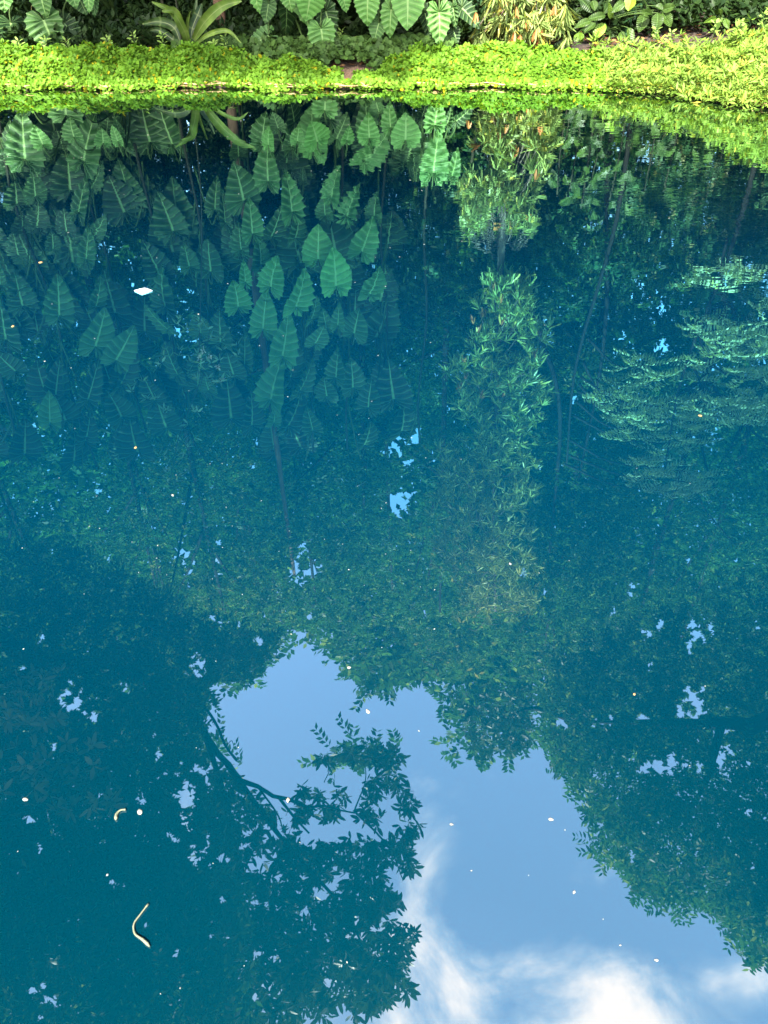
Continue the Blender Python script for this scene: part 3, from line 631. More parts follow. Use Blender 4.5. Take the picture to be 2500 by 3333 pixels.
for (nm, lab, cat), es in zip(OL, ent):
    m = np.mean([q[0] for q in es], 0); gy_ = m[1] + .35; rt = thing(nm, lab, cat, (float(m[0]), float(gy_), float(ground_z(m[0], gy_))))
    rl = np.array(rt.location); sp_ = 0.25 if len(es) > 10 else .03
    heads = [np.array([rng.normal(0, sp_), rng.normal(0, .1), 0]) for _ in range(5 if len(es) > 10 else 1)]
    tps = [.2] * len(heads)
    for B0, T0, wm, tone in es:
        place_leaf('leaf', OVALS[int(rng.integers(0, 3))], B0, T0, wm, (rng.normal(0, .2), -1, .8), rng.normal(0, .3), rt, tone, .9)
        Bl = B0 - rl; j = int(np.argmin([np.hypot(Bl[0] - h[0], Bl[1] - h[1]) for h in heads])); tps[j] = max(tps[j], Bl[2] - .05)
        st = heads[j] + [0, 0, max(.03, Bl[2] - .12)]
        V, F = tube(curve_pts([st, (st + Bl) / 2 + [0, 0, .03], Bl], 6), .004, 4); link('leaf_stalk', mesh_np('leaf_stalk', V, F), M['petiole'], rt)
    for h, tp in zip(heads, tps):
        V, F = tube(curve_pts([h + [0, 0, -.05], h * 1.1 + [.02, 0, tp * .5], h + [0, 0, tp]], 9), .010, 6); link('stem', mesh_np('stem', V, F), M['stem'], rt)

# strap-leaved plant
def strap(ctrl, w, k=.02):
    c = curve_pts(ctrl, 22); n_ = len(c); T = nrm(np.gradient(c, axis=0)); side = nrm(np.cross(T, np.array([0.15, -1, .25])))
    t = np.linspace(0, 1, n_); ww = w * np.power(np.sin(np.pi * np.clip(t * .9 + .08, 0, 1)), .7) * .5
    Nn = np.cross(side, T); V = []; UV = []
    for i in range(n_):
        for a in (-1, -.5, 0, .5, 1):
            V.append(c[i] + side[i] * ww[i] * a + Nn[i] * ww[i] * (.45 * a * a)); UV.append((t[i], abs(a)))
    F = [(i * 5 + j, i * 5 + j + 1, i * 5 + j + 6, i * 5 + j + 5) for i in range(n_ - 1) for j in range(4)]
    return mesh_np('leaf', np.array(V), np.array(F), np.array(UV), True)
def gpt(x, y, Y): return seen(500 + x * .3014, y * .3014, Y)
base = gpt(395, 490, 10.05); st = thing('strap_leaf_plant', 'plant with long arching strap leaves behind the bright mat', 'plant', tuple(float(q) for q in base))
bl = np.array(st.location)
for pts, w, tone in (([(380, 490), (330, 330), (200, 130), (-20, 20)], .075, .8), ([(370, 480), (300, 280), (220, 120), (90, 125)], .08, .9), ([(300, 500), (220, 300), (60, 235), (-120, 260)], .09, .25),
                   ([(430, 430), (560, 230), (740, 70), (950, 10)], .105, .75), ([(450, 480), (600, 370), (800, 335), (945, 465)], .045, .8), ([(400, 480), (420, 300), (480, 150), (520, 40)], .085, .1),
                   ([(390, 480), (365, 300), (380, 180), (400, 120)], .03, .7), ([(410, 490), (400, 350), (440, 200), (470, -60)], .06, .3), ([(330, 520), (200, 420), (60, 330), (-60, 330)], .07, .05), ([(420, 500), (470, 440), (560, 440), (610, 530)], .07, .2)):
    ctrl = [gpt(a, b_, 10.05 - .12 * i * (1 if tone > .3 else -.5)) - bl for i, (a, b_) in enumerate(pts)]
    o = link('leaf', strap(ctrl, w * 1.1), M['strap'], st); o['lit_tone'] = float(tone)
V, F = tube([(0, 0, -.15), (0, 0, .04)], .035, 8); link('stem', mesh_np('stem', V, F), M['stem'], st)

# small sprigs poking out of the mats
def sprig(u, v_, Y, hgt, ln, wd, tiers, label, mat='sprig', group=None):
    top = seen(u / .6636, v_ / .6636, Y); b0 = top - np.array([0, 0, hgt]); rt = thing('sprig', label, 'plant', tuple(float(q) for q in b0), group)
    V, F = tube(curve_pts([(0, 0, 0), (.01, 0, hgt * .5), (0, 0, hgt)], 6), .0035, 5); link('stem', mesh_np('stem', V, F), M['petiole'], rt)
    zs = np.linspace(hgt * .45, hgt, tiers); Cn = np.stack([0 * zs, 0 * zs, zs], -1)
    for c in Cn:
        V, F = whorls(c[None], np.array([[0, -.35, 1.]]), 4, ln, wd, (.8, 1.35), .2, True, .2)
        for q in range(4):
            link('leaf', mesh_np('leaf', V[q * 7:q * 7 + 7] , F[:6]), M[mat], rt)
SPR = [(40, 90, 9.9, 'sprig of pale leaves by the dark leaf at the end of the mat'), (97, 86, 9.9, 'sprig between the broad dark leaf and the ribbed leaf'), (143, 92, 9.85, 'short sprig in front of the ribbed leaf'),
       (232, 84, 9.9, 'star-shaped pale sprig beyond the ribbed leaf'), (287, 76, 9.92, 'tall sprig with drooping pale leaves by the dark trunks'), (350, 77, 9.95, 'slender sprig beside the strap-leaved plant'), (462, 92, 9.9, 'sprig of oval leaves on the mat'),
       (486, 82, 9.95, 'pale sprig at the foot of the strap-leaved plant'), (737, 70, 10.25, 'leafy sprig standing behind the bare patch'), (770, 88, 10.25, 'grey-green sprig behind the bare patch, by the round leaves'),
       (1418, 66, 9.95, 'pointed sprig lowest on the slope'), (1450, 72, 9.9, 'two-leaved sprig on the curving bank'), (1545, 52, 9.6, 'star-shaped sprig on the rising bank'), (1600, 48, 9.4, 'leafy sprig high on the rising bank'), (1650, 32, 9.3, 'tallest sprig on the rising bank')]
for u, v_, Yv, lab in SPR: sprig(u, v_, Yv, .14, .062, .026, 3, lab, group='sprigs standing out of the ground cover')

# ------------------------------------------------------------------ trees seen directly and in the pond
def tree_root(name, label, x, y, group=None): return thing(name, label, 'tree', (x, y, float(ground_z(np.array(x), np.array(y)))), group)
def trunk(rt, ctrl, r0, r1, mat, name='trunk', sides=9, n=24):
    pts = curve_pts(np.array(ctrl, float) - np.array(rt.location), n); V, F = tube(pts, np.linspace(r0, r1, len(pts)), sides, .05)
    return link(name, mesh_np(name, V, F, smooth=True), mat, rt)
def crown(rt, V, F, mat, name='crown', cut=True):
    if cut: V, F = prune(V, F)
    return link(name, mesh_np(name, V - np.array(rt.location), F), mat, rt)

def P2(u, v, Y): return mirrored(u / .6636, v / .6636, Y)   # from 1659-wide coordinates
# narrow-leaved mast tree
rt = tree_root('mast_tree', 'slender tree with drooping narrow leaves and copper young tips beside the mound', 1.62, 10.6)
g0 = np.array(rt.location)
trunk(rt, [(1.62, 10.6, -.1), (1.58, 10.6, 1.5), P2(1083, 545, 10.6), P2(1075, 800, 10.6), P2(1065, 1100, 10.6), P2(1070, 1320, 10.6)], .075, .02, M['bark_grey'])
BX = [(1015, 1205, 215, 330, 260), (985, 1160, 395, 500, 230), (1060, 1180, 330, 395, 90), (1025, 1155, 605, 700, 170), (1010, 1190, 700, 780, 130), (960, 1200, 770, 880, 260), (990, 1180, 880, 960, 130), (935, 1165, 950, 1110, 340), (930, 1160, 1110, 1220, 220), (970, 1170, 1200, 1330, 220)]
Cs = []
for x0, x1, y0, y1, n in BX:
    Yv = rng.uniform(10.0, 10.8, n); u = x0 + (x1 - x0) * rng.beta(1.9, 1.9, n); v = y0 - 8 + (y1 - y0 + 16) * rng.beta(1.3, 1.3, n)
    Cs.append(P2(u, v, Yv))
n = 80; Cs.append(seen(rng.uniform(1020, 1228, n) / .6636, rng.uniform(-70, 88, n) / .6636, rng.uniform(9.9, 10.7, n)))
Cs = np.concatenate(Cs); kk = (np.sin(Cs[:, 2] * 5.3 + 2.2 * np.sin(Cs[:, 0] * 6)) + .8 * np.sin(Cs[:, 0] * 9 + Cs[:, 2] * 2.1) + rng.normal(0, .5, len(Cs))) > -.75; Cs = Cs[kk]; ax = np.array([0, -.25, -.75]) + rng.normal(0, .4, (len(Cs), 3))
yng = (rng.random(len(Cs)) < .06) & (Cs[:, 2] < 4.5)
V, F = whorls(Cs[~yng], ax[~yng], 13, .165, .020, (.15, .95), .3, True, .1); crown(rt, V, F, M['mast'], cut=False)
V, F = whorls(Cs[yng], ax[yng] * [.3, .3, 1.2], 6, .13, .028, (.1, .4), .25, True, .05); crown(rt, V, F, M['young'], 'young_leaves')
# explicit copper tufts low on the tree
tu = np.array([(575, 330), (640, 360), (810, 310), (1020, 40), (530, 420), (600, 60), (160, 120), (720, 200)], float); c = seen(1500 + tu[:, 0] * .3014, tu[:, 1] * .3014, 9.95)
V, F = whorls(c, np.tile([[0, -.1, -1.]], (len(c), 1)), 5, .11, .022, (.1, .4), .2, True, .05); crown(rt, V, F, M['young'], 'young_leaves')
sel = rng.random(len(Cs)) < .22; parts = []
for c in Cs[sel]:
    z = c[2] + .15; tx = 1.62 if z < 2.5 else 1.62 + (z - 2.5) * .0
    parts.append(tube(curve_pts([(tx + (c[0] - tx) * .1, 10.6, z + .12), ((tx + c[0]) / 2, (10.6 + c[1]) / 2, z + .2), tuple(c)], 6) - g0, .006, 4))
V, F = join(parts); tag(link('twigs', mesh_np('twigs', V, F), M['bark_grey'], rt), kind='stuff')

# feathery-leaved trees on the right of the pond
FE = [('feathery_tree', 'tree with tiers of pale feathery leaves, mirrored beyond the narrow-leaved tree', 3.05, 10.9, [(1400, 800, 55, 28), (1330, 850, 40, 24), (1440, 880, 60, 22), (1380, 930, 50, 22), (1450, 960, 60, 22), (1420, 1010, 50, 26), (1440, 1060, 45, 18), (1350, 895, 45, 18), (1490, 910, 40, 18), (1480, 1040, 40, 16)]),
      ('feathery_tree', 'wider feathery-leaved tree mirrored where the bank rises', 4.6, 10.6, [(1560, 600, 70, 22), (1600, 760, 60, 24), (1540, 710, 60, 24), (1600, 750, 70, 28), (1560, 800, 60, 22), (1640, 820, 60, 24), (1590, 860, 60, 20), (1550, 900, 60, 20), (1640, 900, 60, 20), (1690, 700, 60, 60)])]
for nm, lab, x, y, blobs in FE:
    rt = tree_root(nm, lab, x, y); parts = []
    trunk(rt, [(x, y, -.1), (x + .1, y, 2), (x - .1, y, 4.2), (x, y - .1, 6)], .035, .015, M['bark_dark']); limbs = []
    for u, v, rx, ry in blobs:
        n = 12 + int(rx * ry / 90); uu = u + rng.uniform(-1, 1, n) * rx; vv = v + rng.uniform(-1, 1, n) * ry
        c = P2(uu, vv, y - .1 + rng.uniform(-.5, .4, n)); A = np.stack([np.sign(rng.random(n) - .5) * rng.uniform(.4, 1, n), rng.uniform(-.7, .2, n), rng.normal(0, .15, n)], -1)
        parts.append(sprays(c, A, .36, 8, .115, .036, .55, 1.15, False)); cc = P2(u, v, y - .1)
        limbs.append(tube(curve_pts([(x, y, max(.5, cc[2] - .5)), ((x + cc[0]) / 2, y, cc[2] - .05), tuple(cc)], 8) - np.array(rt.location), np.linspace(.025, .008, 8), 5))
    V, F = join(parts); crown(rt, V, F, M['pinnate'])
    for V, F in limbs: link('branch', mesh_np('branch', V, F), M['bark_dark'], rt)
# thin shrub with small flowers in front of the big leaves
rt = tree_root('flowering_shrub', 'thin shrub with drooping leaves and faded pink flowers, mirrored among the elephant ears', -2.2, 10.0); rt['category'] = 'shrub'
trunk(rt, [(-2.2, 10.0, 0), (-2.25, 10.0, 1.5), P2(430, 830, 10.0), P2(455, 700, 10.0)], .009, .004, M['stem'], 'stem')
trunk(rt, [P2(430, 830, 10.0), P2(385, 950, 10.0), P2(365, 1050, 10.0)], .008, .004, M['stem'], 'stem')
pu = [(450, 700), (470, 730), (430, 760), (470, 790), (450, 820), (420, 810), (480, 830), (400, 700), (390, 770), (330, 870), (350, 890), (380, 990), (360, 1040), (420, 900), (390, 1020), (500, 770), (350, 1000), (410, 960), (340, 780), (310, 830)]
c = np.repeat(P2(np.array([q[0] for q in pu]), np.array([q[1] for q in pu]), 10.0), 3, 0); c = c + rng.normal(0, .07, c.shape)
V, F = whorls(c, np.array([0, -.2, -1.]) + rng.normal(0, .4, (len(c), 3)), 4, .11, .03, (.5, 1.2), .25, True, .2); crown(rt, V, F, M['pinnate'], 'leaves')
c = P2(np.array([440, 452, 470, 482, 432]), np.array([758, 768, 792, 822, 775]), 9.9)
V, F = whorls(c, np.array([0, -.6, -.5]) + rng.normal(0, .3, (5, 3)), 7, .05, .025, (.4, 1.2), .2, True, .1); crown(rt, V, F, M['flower'], 'flowers')

# trunks standing in the thicket
TR = [('brown bare trunk rising behind the strap-leaved plant', [(475, 50, 'd')], M['bark'], .072), ('thin straight trunk mirrored beyond the narrow-leaved tree', [(1312, 370, 'r'), (1302, 760, 'r')], M['bark_dark'], .045),
      ('leaning dark trunk mirrored behind the narrow-leaved tree', [(1092, 560, 'r'), (1160, 710, 'r'), (1210, 900, 'r')], M['bark_dark'], .06)]
for lab, pp, mt, r0 in TR:
    Yt = 11.9 if len(pp) == 2 else (10.9 if pp[0][2] == 'd' else 11.6)
    pts = [(seen if k == 'd' else mirrored)(u / .6636, v / .6636, Yt) for u, v, k in pp]
    x0 = float(pts[0][0]); rt = tree_root('forest_tree', lab, x0, Yt, 'slender trees in the thicket'); ctrl = [(x0, Yt, -.1)] + [tuple(p) for p in pts if p[2] > .8]
    last = np.array(ctrl[-1]); ctrl.append(tuple(last + np.array([(last[0] - x0) * .3 + .1, .8, 9.5 - last[2]])))
    trunk(rt, ctrl, r0, r0 * .45, mt)
    c = np.array(ctrl[-1]) + rng.normal(0, 1, (900, 3)) * [1.1, .8, .9]; c = c[~clearing(c) & (c[:, 2] > 5)]
    V, F = sprays(c, rvec(len(c)), .3, 4, .12, .05, .3, .9); crown(rt, V, F, M['forest'])

# forest behind: each tree with its own trunk, limbs and crown
FT = [(-11, 14.5, 13, 2.6, 'broad dark forest tree far beyond the elephant ears'), (-8.3, 13.6, 14, 2.4, 'dense forest tree behind the outermost elephant ears'), (-6.2, 16.2, 17, 2.6, 'tall forest tree mirrored as the dim left-hand crown'),
      (-4.2, 13.8, 13.5, 2.1, 'forest tree standing behind the shaded elephant ears'), (-2.2, 15.8, 15.5, 2.2, 'forest tree whose crown edges the left of the sky opening'), (-.4, 14.0, 10.5, 1.9, 'lower forest tree under the notch of the sky opening'),
      (1.3, 16.5, 16.6, 2.2, 'forest tree whose fringe hangs at the middle of the sky opening'), (2.6, 13.8, 13, 2.0, 'pale-leaved forest tree behind the narrow-leaved tree'), (4.6, 15.6, 17, 2.4, 'forest tree mirrored above the feathery trees'),
      (6.3, 13.8, 15, 2.3, 'dark forest tree behind the wider feathery tree'), (8.6, 16.0, 18, 2.6, 'tall forest tree at the far right of the thicket'), (11.2, 14.2, 15, 2.6, 'outermost forest tree past the rising bank'),
      (-.2, 18.5, 17.8, 2.6, 'forest tree furthest back behind the middle gap'), (3.2, 19, 20, 2.8, 'high forest tree far behind the narrow-leaved tree'), (-4.6, 19.5, 19, 3, 'high forest tree far behind the elephant ears')]
for i, (x, y, hh, rad, lab) in enumerate(FT):
    rt = tree_root('forest_tree', lab, x, y, 'trees of the forest behind the pond'); lean = rng.normal(0, .5)
    trunk(rt, [(x, y, -.2), (x + lean * .2, y, hh * .3), (x + lean * .6, y - .2, hh * .65), (x + lean, y - .3, hh * .93)], .11, .03, M['bark_dark'])
    n = 60; cl = np.stack([x + rng.normal(0, rad * .55, n), y + rng.normal(0, 1.0, n), rng.uniform(1.0, hh, n)], -1)
    for q in cl[:9]: trunk(rt, [(x + lean * .3, y, q[2] * .8), ((x + q[0]) / 2, (y + q[1]) / 2, q[2] * .92), tuple(q)], .05, .012, M['bark_dark'], 'branch', 5, 8)
    per = 34; big = rng.uniform(.45, .95, n)
    c = (np.repeat(cl, per, 0) + rvec(n * per) * (rng.random(n * per) ** .4 * np.repeat(big, per))[:, None] * [1.15, 1, .75])
    c = c[(~clearing(c, 10)) & (c[:, 2] > .4)]
    A = rvec(len(c)) * [1, 1, .5] + [0, -.35, -.1]
    V, F = sprays(c, A, .42, 5, .15 if i % 3 else .12, .055 if i % 3 else .035, .3, .9)
    crown(rt, V, F, M['forest'] if i % 4 != 3 else M['forest2'])
# distant wood closing the view
n = 36000; c = np.stack([rng.uniform(-27, 27, n), rng.uniform(20.5, 26, n), rng.uniform(0, 1, n) ** 1.1 * 31], -1); c = c[~clearing(c, 14)]
V, F = prune(*sprays(c, rvec(len(c)), 1.0, 5, .42, .20, .2, .9))
tag(link('distant_wood', mesh_np('distant_wood', V, F), M['forest']), 'far wood closing the view behind the forest trees', kind='stuff')
# leafy understorey
US = [(-7.0, 12.4, 2.4), (-5.3, 12.7, 3.2), (-3.4, 12.6, 3.0), (-1.5, 12.9, 3.4), (.3, 12.5, 3.6), (1.9, 12.0, 3.9), (3.2, 12.6, 3.4), (5.0, 12.2, 3.6), (6.9, 12.0, 3.2)]
UL = ['understorey bush beyond the outermost elephant ear', 'understorey bush behind the shaded elephant ears', 'understorey bush behind the strap-leaved plant', 'understorey bush behind the rounded sideways leaf', 'understorey bush behind the bare patch',
      'understorey bush behind the narrow-leaved tree', 'understorey bush under the first feathery tree', 'understorey bush under the wider feathery tree', 'understorey bush above the rising bank']
for i, ((x, y, hh), lab) in enumerate(zip(US, UL)):
    rt = tree_root('understorey_bush', lab, x, y, 'understorey bushes'); rt['category'] = 'bush'
    n = 2000; c = np.stack([x + rng.normal(0, .85, n), y + rng.normal(0, .45, n), rng.uniform(.1, hh, n)], -1); c = c[~clearing(c, 8)]
    V, F = sprays(c, rvec(len(c)) + [0, -.4, -.2], .28, 4, .12 if i % 2 else .09, .045 if i % 2 else .025, .4, .9); crown(rt, V, F, M['forest2'] if i % 3 == 1 else M['forest'], 'foliage')
    trunk(rt, [(x, y, -.1), (x + .1, y, hh * .5), (x, y, hh * .85)], .04, .012, M['bark_dark'], 'stem')

# ------------------------------------------------------------------ crowns leaning out over the pond
def region(n, poly, z0, z1, zslope=None):
    poly = np.array(poly, float); lo, hi = poly.min(0), poly.max(0); u = rng.uniform(lo[0], hi[0], n); v = rng.uniform(lo[1], hi[1], n)
    k = in_poly(u, v, poly); u, v = u[k], v[k]; return mirrored_z(u / .6636, v / .6636, rng.uniform(z0, z1, len(u)))
def pz(u, v, Zv): return tuple(float(q) for q in mirrored_z(u / .6636, v / .6636, Zv))
# tree with whorled leaves and the bare-looking limb
rt = tree_root('leaning_tree', 'big leaning tree whose whorled leaves and dark limb cross the mirrored sky', -7.3, 9.7)
trunk(rt, [(-7.3, 9.7, -.2), (-7.1, 9.3, 5), (-6.3, 8.7, 8), pz(230, 1440, 9.4), pz(375, 1500, 9.8), pz(440, 1580, 10.2)],   .16, .09, M['bark_dark'])
for ctrl, r0, r1 in (([(440, 1580, 10.2), (470, 1628, 10.4), (494, 1652, 10.5), (520, 1686, 10.6), (556, 1698, 10.7), (590, 1720, 10.9), (622, 1726, 11), (668, 1744, 11.1), (700, 1740, 11.2), (765, 1756, 11.3), (815, 1730, 11.4)], .085, .016), ([(556, 1698, 10.7), (600, 1760, 11), (612, 1800, 11.1)], .03, .01), ([(668, 1744, 11.1), (690, 1722, 11.2), (686, 1700, 11.3)], .012, .005), ([(520, 1686, 10.6), (545, 1735, 10.8), (540, 1790, 10.9)], .03, .01), ([(392, 1478, 9.8), (442, 1528, 10.1), (468, 1566, 10.3), (488, 1612, 10.5), (512, 1643, 10.6)], .042, .03), ([(488, 1612, 10.5), (500, 1600, 10.6), (505, 1612, 10.7)], .012, .006),
                     ([(440, 1580, 10.2), (480, 1700, 10.6), (500, 1790, 11), (470, 1900, 11)], .08, .02), ([(490, 1650, 10.5), (570, 1760, 11), (640, 1850, 11.4), (740, 1960, 11.6), (800, 2080, 11.8)], .08, .02),
                     ([(600, 1720, 11), (640, 1770, 11.2), (668, 1800, 11.3)], .04, .02), ([(765, 1752, 11.3), (790, 1680, 11.5), (780, 1620, 11.6)], .02, .008), ([(765, 1752, 11.3), (840, 1830, 11.5), (870, 1900, 11.6)], .03, .01), ([(700, 1690, 11.3), (712, 1660, 11.4), (702, 1640, 11.5)], .012, .008),
                     ([(470, 1900, 11), (440, 2020, 11.2), (420, 2150, 11.3)], .04, .015), ([(640, 1850, 11.4), (620, 1990, 11.6), (640, 2120, 11.8)], .04, .015)):
    trunk(rt, [pz(*q) for q in ctrl], r0 * .72, r1 * .8, M['bark_dark'], 'branch', 7, 20)
CW = [(742, 1625, 16), (770, 1640, 16), (800, 1622, 15), (835, 1626, 16), (850, 1640, 26), (815, 1650, 24), (700, 1640, 16), (850, 1690, 26), (800, 1700, 30), (740, 1712, 16), (690, 1722, 14), (650, 1712, 14), (660, 1745, 22), (720, 1760, 26), (870, 1740, 24), (885, 1790, 26), (860, 1830, 30), (880, 1860, 20), (800, 1760, 30), (640, 1770, 20)]
c = np.concatenate([mirrored_z((u + rng.normal(0, r * .45, int(r * .5))) / .6636, (v + rng.normal(0, r * .45, int(r * .5))) / .6636, rng.uniform(11, 12, int(r * .5))) for u, v, r in CW])
c2 = region(3900, [(380, 1560), (470, 1640), (560, 1720), (650, 1800), (700, 1820), (780, 1790), (840, 1850), (820, 1900), (870, 1940), (850, 1980), (900, 2020), (870, 2060), (905, 2130), (840, 2180), (600, 2240), (330, 2240), (350, 1900)], 10.2, 12.6)
keep = rng.random(len(c2)) < .5 + .5 * (np.sin(c2[:, 0] * 5.1 + 2 * np.sin(c2[:, 1] * 3)) * np.sin(c2[:, 1] * 5.7 + 1) > -.02)
c2 = c2[keep]; c2 = c2[~clearing(c2, 5)]
c = np.concatenate([c, c2]); V, F = whorls(c, np.array([0, -.25, .8]) + rng.normal(0, .45, (len(c), 3)), 7, .19, .062, (.5, 1.35), .25, True, .08, .55); crown(rt, V, F, M['whorl'])
# dense tree on the left
rt = tree_root('overhanging_tree', 'dense tree overhanging the pond, its crown mirrored darkest', -8.6, 8.6)
trunk(rt, [(-8.8, 8.6, -.2), (-8.2, 8.4, 4), pz(-60, 1500, 8), pz(80, 1700, 9.5), pz(250, 1950, 10.5)], .26, .05, M['bark_dark'])
for q in (((80, 1700, 9.5), (200, 1620, 9.8), (310, 1560, 10)), ((80, 1700, 9.5), (120, 1950, 10), (90, 2120, 10.5)), ((-60, 1500, 8), (60, 1450, 8.5), (180, 1400, 9))): trunk(rt, [pz(*p) for p in q], .09, .02, M['bark_dark'], 'branch', 6, 12)
c = region(19000, [(-260, 1200), (120, 1180), (300, 1260), (420, 1330), (540, 1370), (600, 1390), (560, 1460), (470, 1500), (430, 1560), (400, 1640), (470, 1750), (500, 1900), (520, 2330), (-260, 2330)], 7.6, 10.8)
c = c[~clearing(c, 7)]
V, F = sprays(c, rvec(len(c)) + [.3, -.2, -.3], .30, 4, .15, .055, .3, .9, False); crown(rt, V, F, M['forest'])
c = np.concatenate([region(60, [(20, 1450), (140, 1450), (130, 1580), (0, 1580)], 7.2, 7.8), region(110, [(0, 1600), (230, 1600), (250, 1740), (120, 1760), (0, 1720)], 7.2, 8)])
V, F = whorls(c, rvec(len(c)) + [0, -.3, -.4], 5, .17, .06, (.7, 1.3), .25, True, .1); crown(rt, V, F, M['pinnate'], 'outer_leaves')
# tree on the right
rt = tree_root('overhanging_tree', 'spreading small-leaved tree leaning in from the rising bank, edging the mirrored sky', 8.2, 10.6)
trunk(rt, [(8.4, 10.6, -.2), (7.8, 10.4, 4), pz(1700, 1500, 8.5), pz(1560, 1560, 9.5), pz(1400, 1560, 10.5), pz(1250, 1560, 11.2)], .24, .03, M['bark_dark'])
for q in (((1560, 1560, 9.5), (1520, 1700, 10), (1450, 1800, 10.4)), ((1700, 1500, 8.5), (1680, 1750, 9.5), (1620, 1950, 10)), ((1400, 1560, 10.5), (1330, 1660, 10.9), (1290, 1750, 11.1)), ((1250, 1560, 11.2), (1150, 1530, 11.6), (1080, 1560, 11.8))): trunk(rt, [pz(*p) for p in q], .08, .015, M['bark_dark'], 'branch', 6, 12)
c = region(19000, [(1150, 1440), (1300, 1380), (1500, 1280), (1900, 1200), (1900, 2330), (1780, 2200), (1640, 2075), (1560, 2010), (1440, 1970), (1362, 1915), (1352, 1872), (1262, 1838), (1262, 1740), (1240, 1690), (1188, 1650), (1180, 1560)], 9.2, 11.6)
dn = np.sin(c[:, 0] * 3.9 + 1.5 * np.sin(c[:, 1] * 2.7)) * np.sin(c[:, 1] * 4.3 + .7 * np.sin(c[:, 0] * 5)) > -.45
c = c[(dn | (rng.random(len(c)) < .35)) & ~clearing(c, 6)]
V, F = sprays(c, rvec(len(c)) + [-.3, -.2, -.3], .30, 4, .13, .048, .25, .9, True); crown(rt, V, F, M['forest'])
c = np.concatenate([region(n_, pl, 11.2, 12) for n_, pl in ((230, [(985, 1505), (1150, 1480), (1150, 1560), (1110, 1610), (1040, 1640), (1010, 1620), (1010, 1560)]), (60, [(1090, 1600), (1140, 1580), (1150, 1600), (1100, 1630)]), (60, [(1190, 1640), (1250, 1640), (1250, 1665), (1200, 1670)]))])
V, F = whorls(c, rvec(len(c)) + [0, 0, .5], 5, .16, .055, (.6, 1.3), .25, True, .1); crown(rt, V, F, M['whorl'], 'hanging_leaves')

# ------------------------------------------------------------------ things floating on the water
def fleck_mesh(seed, nv=9):
    r = np.random.default_rng(seed); a = np.arange(nv) / nv * 2 * np.pi; rr = 1 + r.normal(0, .13, nv)
    top = np.stack([np.cos(a) * rr * .5, np.sin(a) * rr * .34, .06 + 0 * a], -1); bot = top * [1.04, 1.04, 0]
    V = np.vstack([top, bot, [[0, 0, .16]]]); F = [(i, (i + 1) % nv, 2 * nv) for i in range(nv)]
    for i in range(nv): F += [(nv + i, nv + (i + 1) % nv, (i + 1) % nv), (nv + i, (i + 1) % nv, i)]
    return mesh_np('fleck', V, np.array(F))
FL = [fleck_mesh(s) for s in range(5)]
for me in FL: me.materials.append(M['petal'])
FLO = fleck_mesh(11); FLO.materials.append(M['orange_petal'])
def fleck(u, v, px, me, label, group=None, cat='petal', name='petal'):
    x, y = on_water(u / .6636, v / .6636); dist = math.hypot(math.hypot(x, y), H); sz = px * .84 / 1736 * dist
    o = bpy.data.objects.new(name, me); COL.objects.link(o); o.location = (x, y, .001); o.scale = (sz, sz, sz); o.rotation_euler = (0, 0, rng.uniform(0, 6.28))
    return tag(o, label, cat, group)
for u, v, px, me, lab in [(88, 567, 9, FLO, 'orange dry petal floating among the shaded leaf reflections'), (28, 705, 8, FLO, 'orange dry petal floating near the edge below the first one'), (293, 967, 8, FLO, 'orange-centred petal floating over the small sky gap'),
        (302, 1754, 15, FL[0], 'large cream petal floating beside the curled pod'), (55, 1727, 12, FL[1], 'cream petal floating under the pale leafy twig reflection'), (795, 1537, 13, FL[2], 'cream petal at the tip of the forest fringe in the mirrored sky'), (622, 1728, 13, FL[3], 'cream petal floating on the mirrored dark limb'),
        (1190, 1770, 11, FL[1], 'pale petal floating in the open blue'), (975, 1781, 8, FL[2], 'small pale petal floating beside the wispy cloud'), (1240, 1927, 9, FL[3], 'faint petal floating low in the blue'), (754, 1442, 11, FL[4], 'pale petal in the notch of the mirrored sky'),
        (232, 1890, 6, FL[0], 'small fleck floating above the long curled stalk'), (1418, 2074, 8, FL[2], 'small petal by the clouds near the bright corner'), (1512, 898, 9, FLO, 'pinkish petal floating over the feathery leaves'),
        (1102, 1218, 8, FL[1], 'cream fleck floating over the narrow-leaved tree'), (373, 1070, 9, FL[3], 'elongated cream petal left of the middle sky flecks'), (1370, 1500, 7, FLO, 'orange fleck near the bright leaf gap'),
        (145, 1260, 0, None, '')]:
    if me is not None: fleck(u, v, px, me, lab)
pts = []
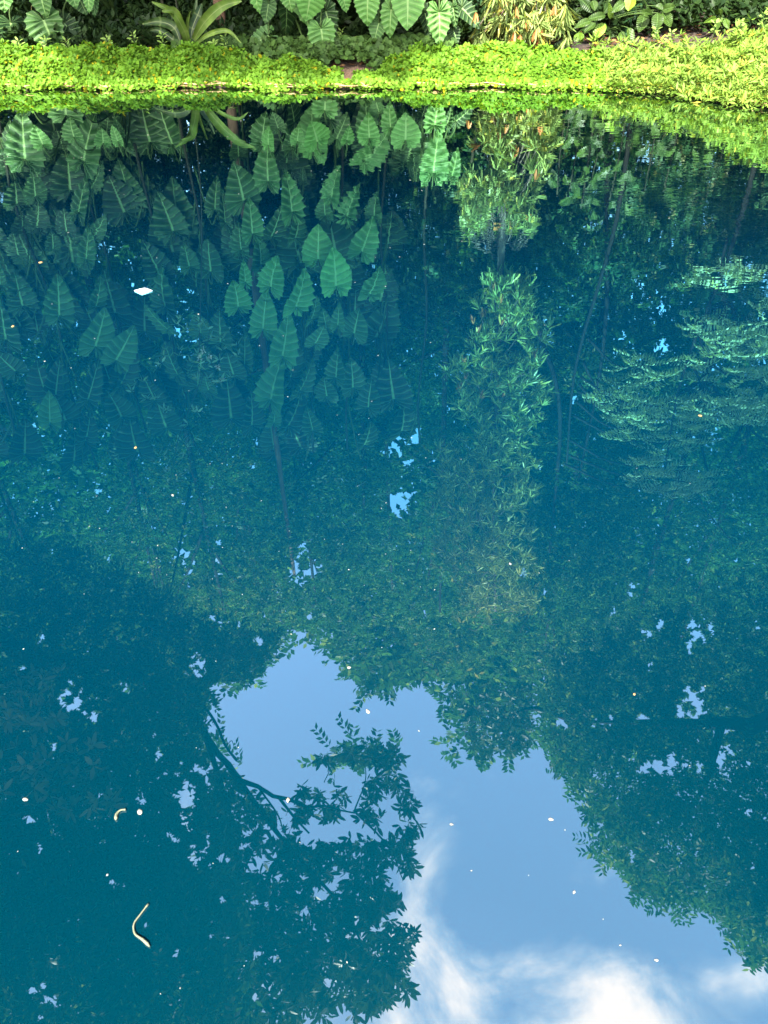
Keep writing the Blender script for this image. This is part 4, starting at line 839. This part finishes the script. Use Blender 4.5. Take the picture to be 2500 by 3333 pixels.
for i in range(122):
    if i < 70: u, v = rng.uniform(0, 1000) ** 1, rng.uniform(250, 1300)
    elif i < 100: u, v = rng.uniform(0, 1659), rng.uniform(330, 1300)
    else: u, v = rng.uniform(0, 1659), rng.uniform(1300, 2150)
    if v > 1700 and 910 < u < 1300 or 1560 < v and 900 < u < 1150 or (1420 < v < 1600 and 560 < u < 900): w_ = 'on the mirrored open sky'
    elif v > 1300: w_ = 'on the mirrored dark crowns left of the open sky' if u < 900 else 'on the mirrored dark crowns right of the open sky'
    elif u < 330: w_ = 'among the mirrored shaded leaves near the white scrap'
    elif u < 620: w_ = 'on the dark gap between the two mirrored leaf clumps'
    elif u < 900: w_ = 'among the bright mirrored elephant ears'
    elif u < 1210: w_ = 'over the mirrored narrow-leaved tree'
    else: w_ = 'over the mirrored feathery trees'
    fleck(u, v, rng.choice([2.6, 3.2, 4, 5], p=[.45, .3, .18, .07]) * .85 * (1 if v < 1300 else 1.3), FL[int(rng.integers(0, 5))], 'tiny cream fleck of blossom floating ' + w_, 'tiny blossom flecks ' + w_, 'blossom fleck', 'blossom_fleck')
# white diamond-shaped scrap
x, y = on_water(310 / .6636, 629 / .6636); q = .053
V = np.array([(-q, 0, .003), (0, -q * .78, .003), (q, 0, .003), (0, q * .78, .003), (-q, 0, 0), (0, -q * .78, 0), (q, 0, 0), (0, q * .78, 0), (0, 0, .005)])
F = np.array([(0, 1, 8), (1, 2, 8), (2, 3, 8), (3, 0, 8), (4, 5, 1), (4, 1, 0), (5, 6, 2), (5, 2, 1), (6, 7, 3), (6, 3, 2), (7, 4, 0), (7, 0, 3)])
o = link('floating_scrap', mesh_np('floating_scrap', V, F), M['white']); o.location = (x, y, .002); tag(o, 'bright white diamond-shaped scrap floating among the leaf reflections', 'scrap')
def stalk(name, pix, r, label, cat, mat):
    P = [(*on_water(u / .6636, v / .6636), .004) for u, v in pix]; b0 = np.array(P[0]); c = curve_pts(np.array(P) - b0, 24); n_ = len(c)
    rad = np.interp(np.linspace(0, 1, n_), [0, .08, .5, .9, 1], [r * .9, r * .6, r * .8, r * 1.3, r * .4]); V, F = tube(c, rad, 8, .08)
    o = link(name, mesh_np(name, V, F, smooth=True), mat); o.location = b0; return tag(o, label, cat)
stalk('fallen_stalk', [(321, 1954), (305, 1975), (290, 1997), (292, 2018), (308, 2030), (317, 2038), (324, 2046)],   .0030, 'long pale curled stalk floating alone in the dark near water', 'stalk', M['pod'])
stalk('seed_pod', [(272, 1750), (260, 1752), (252, 1761), (251, 1773)], .0036, 'short hooked pale pod floating beside the large cream petal', 'pod', M['pod'])
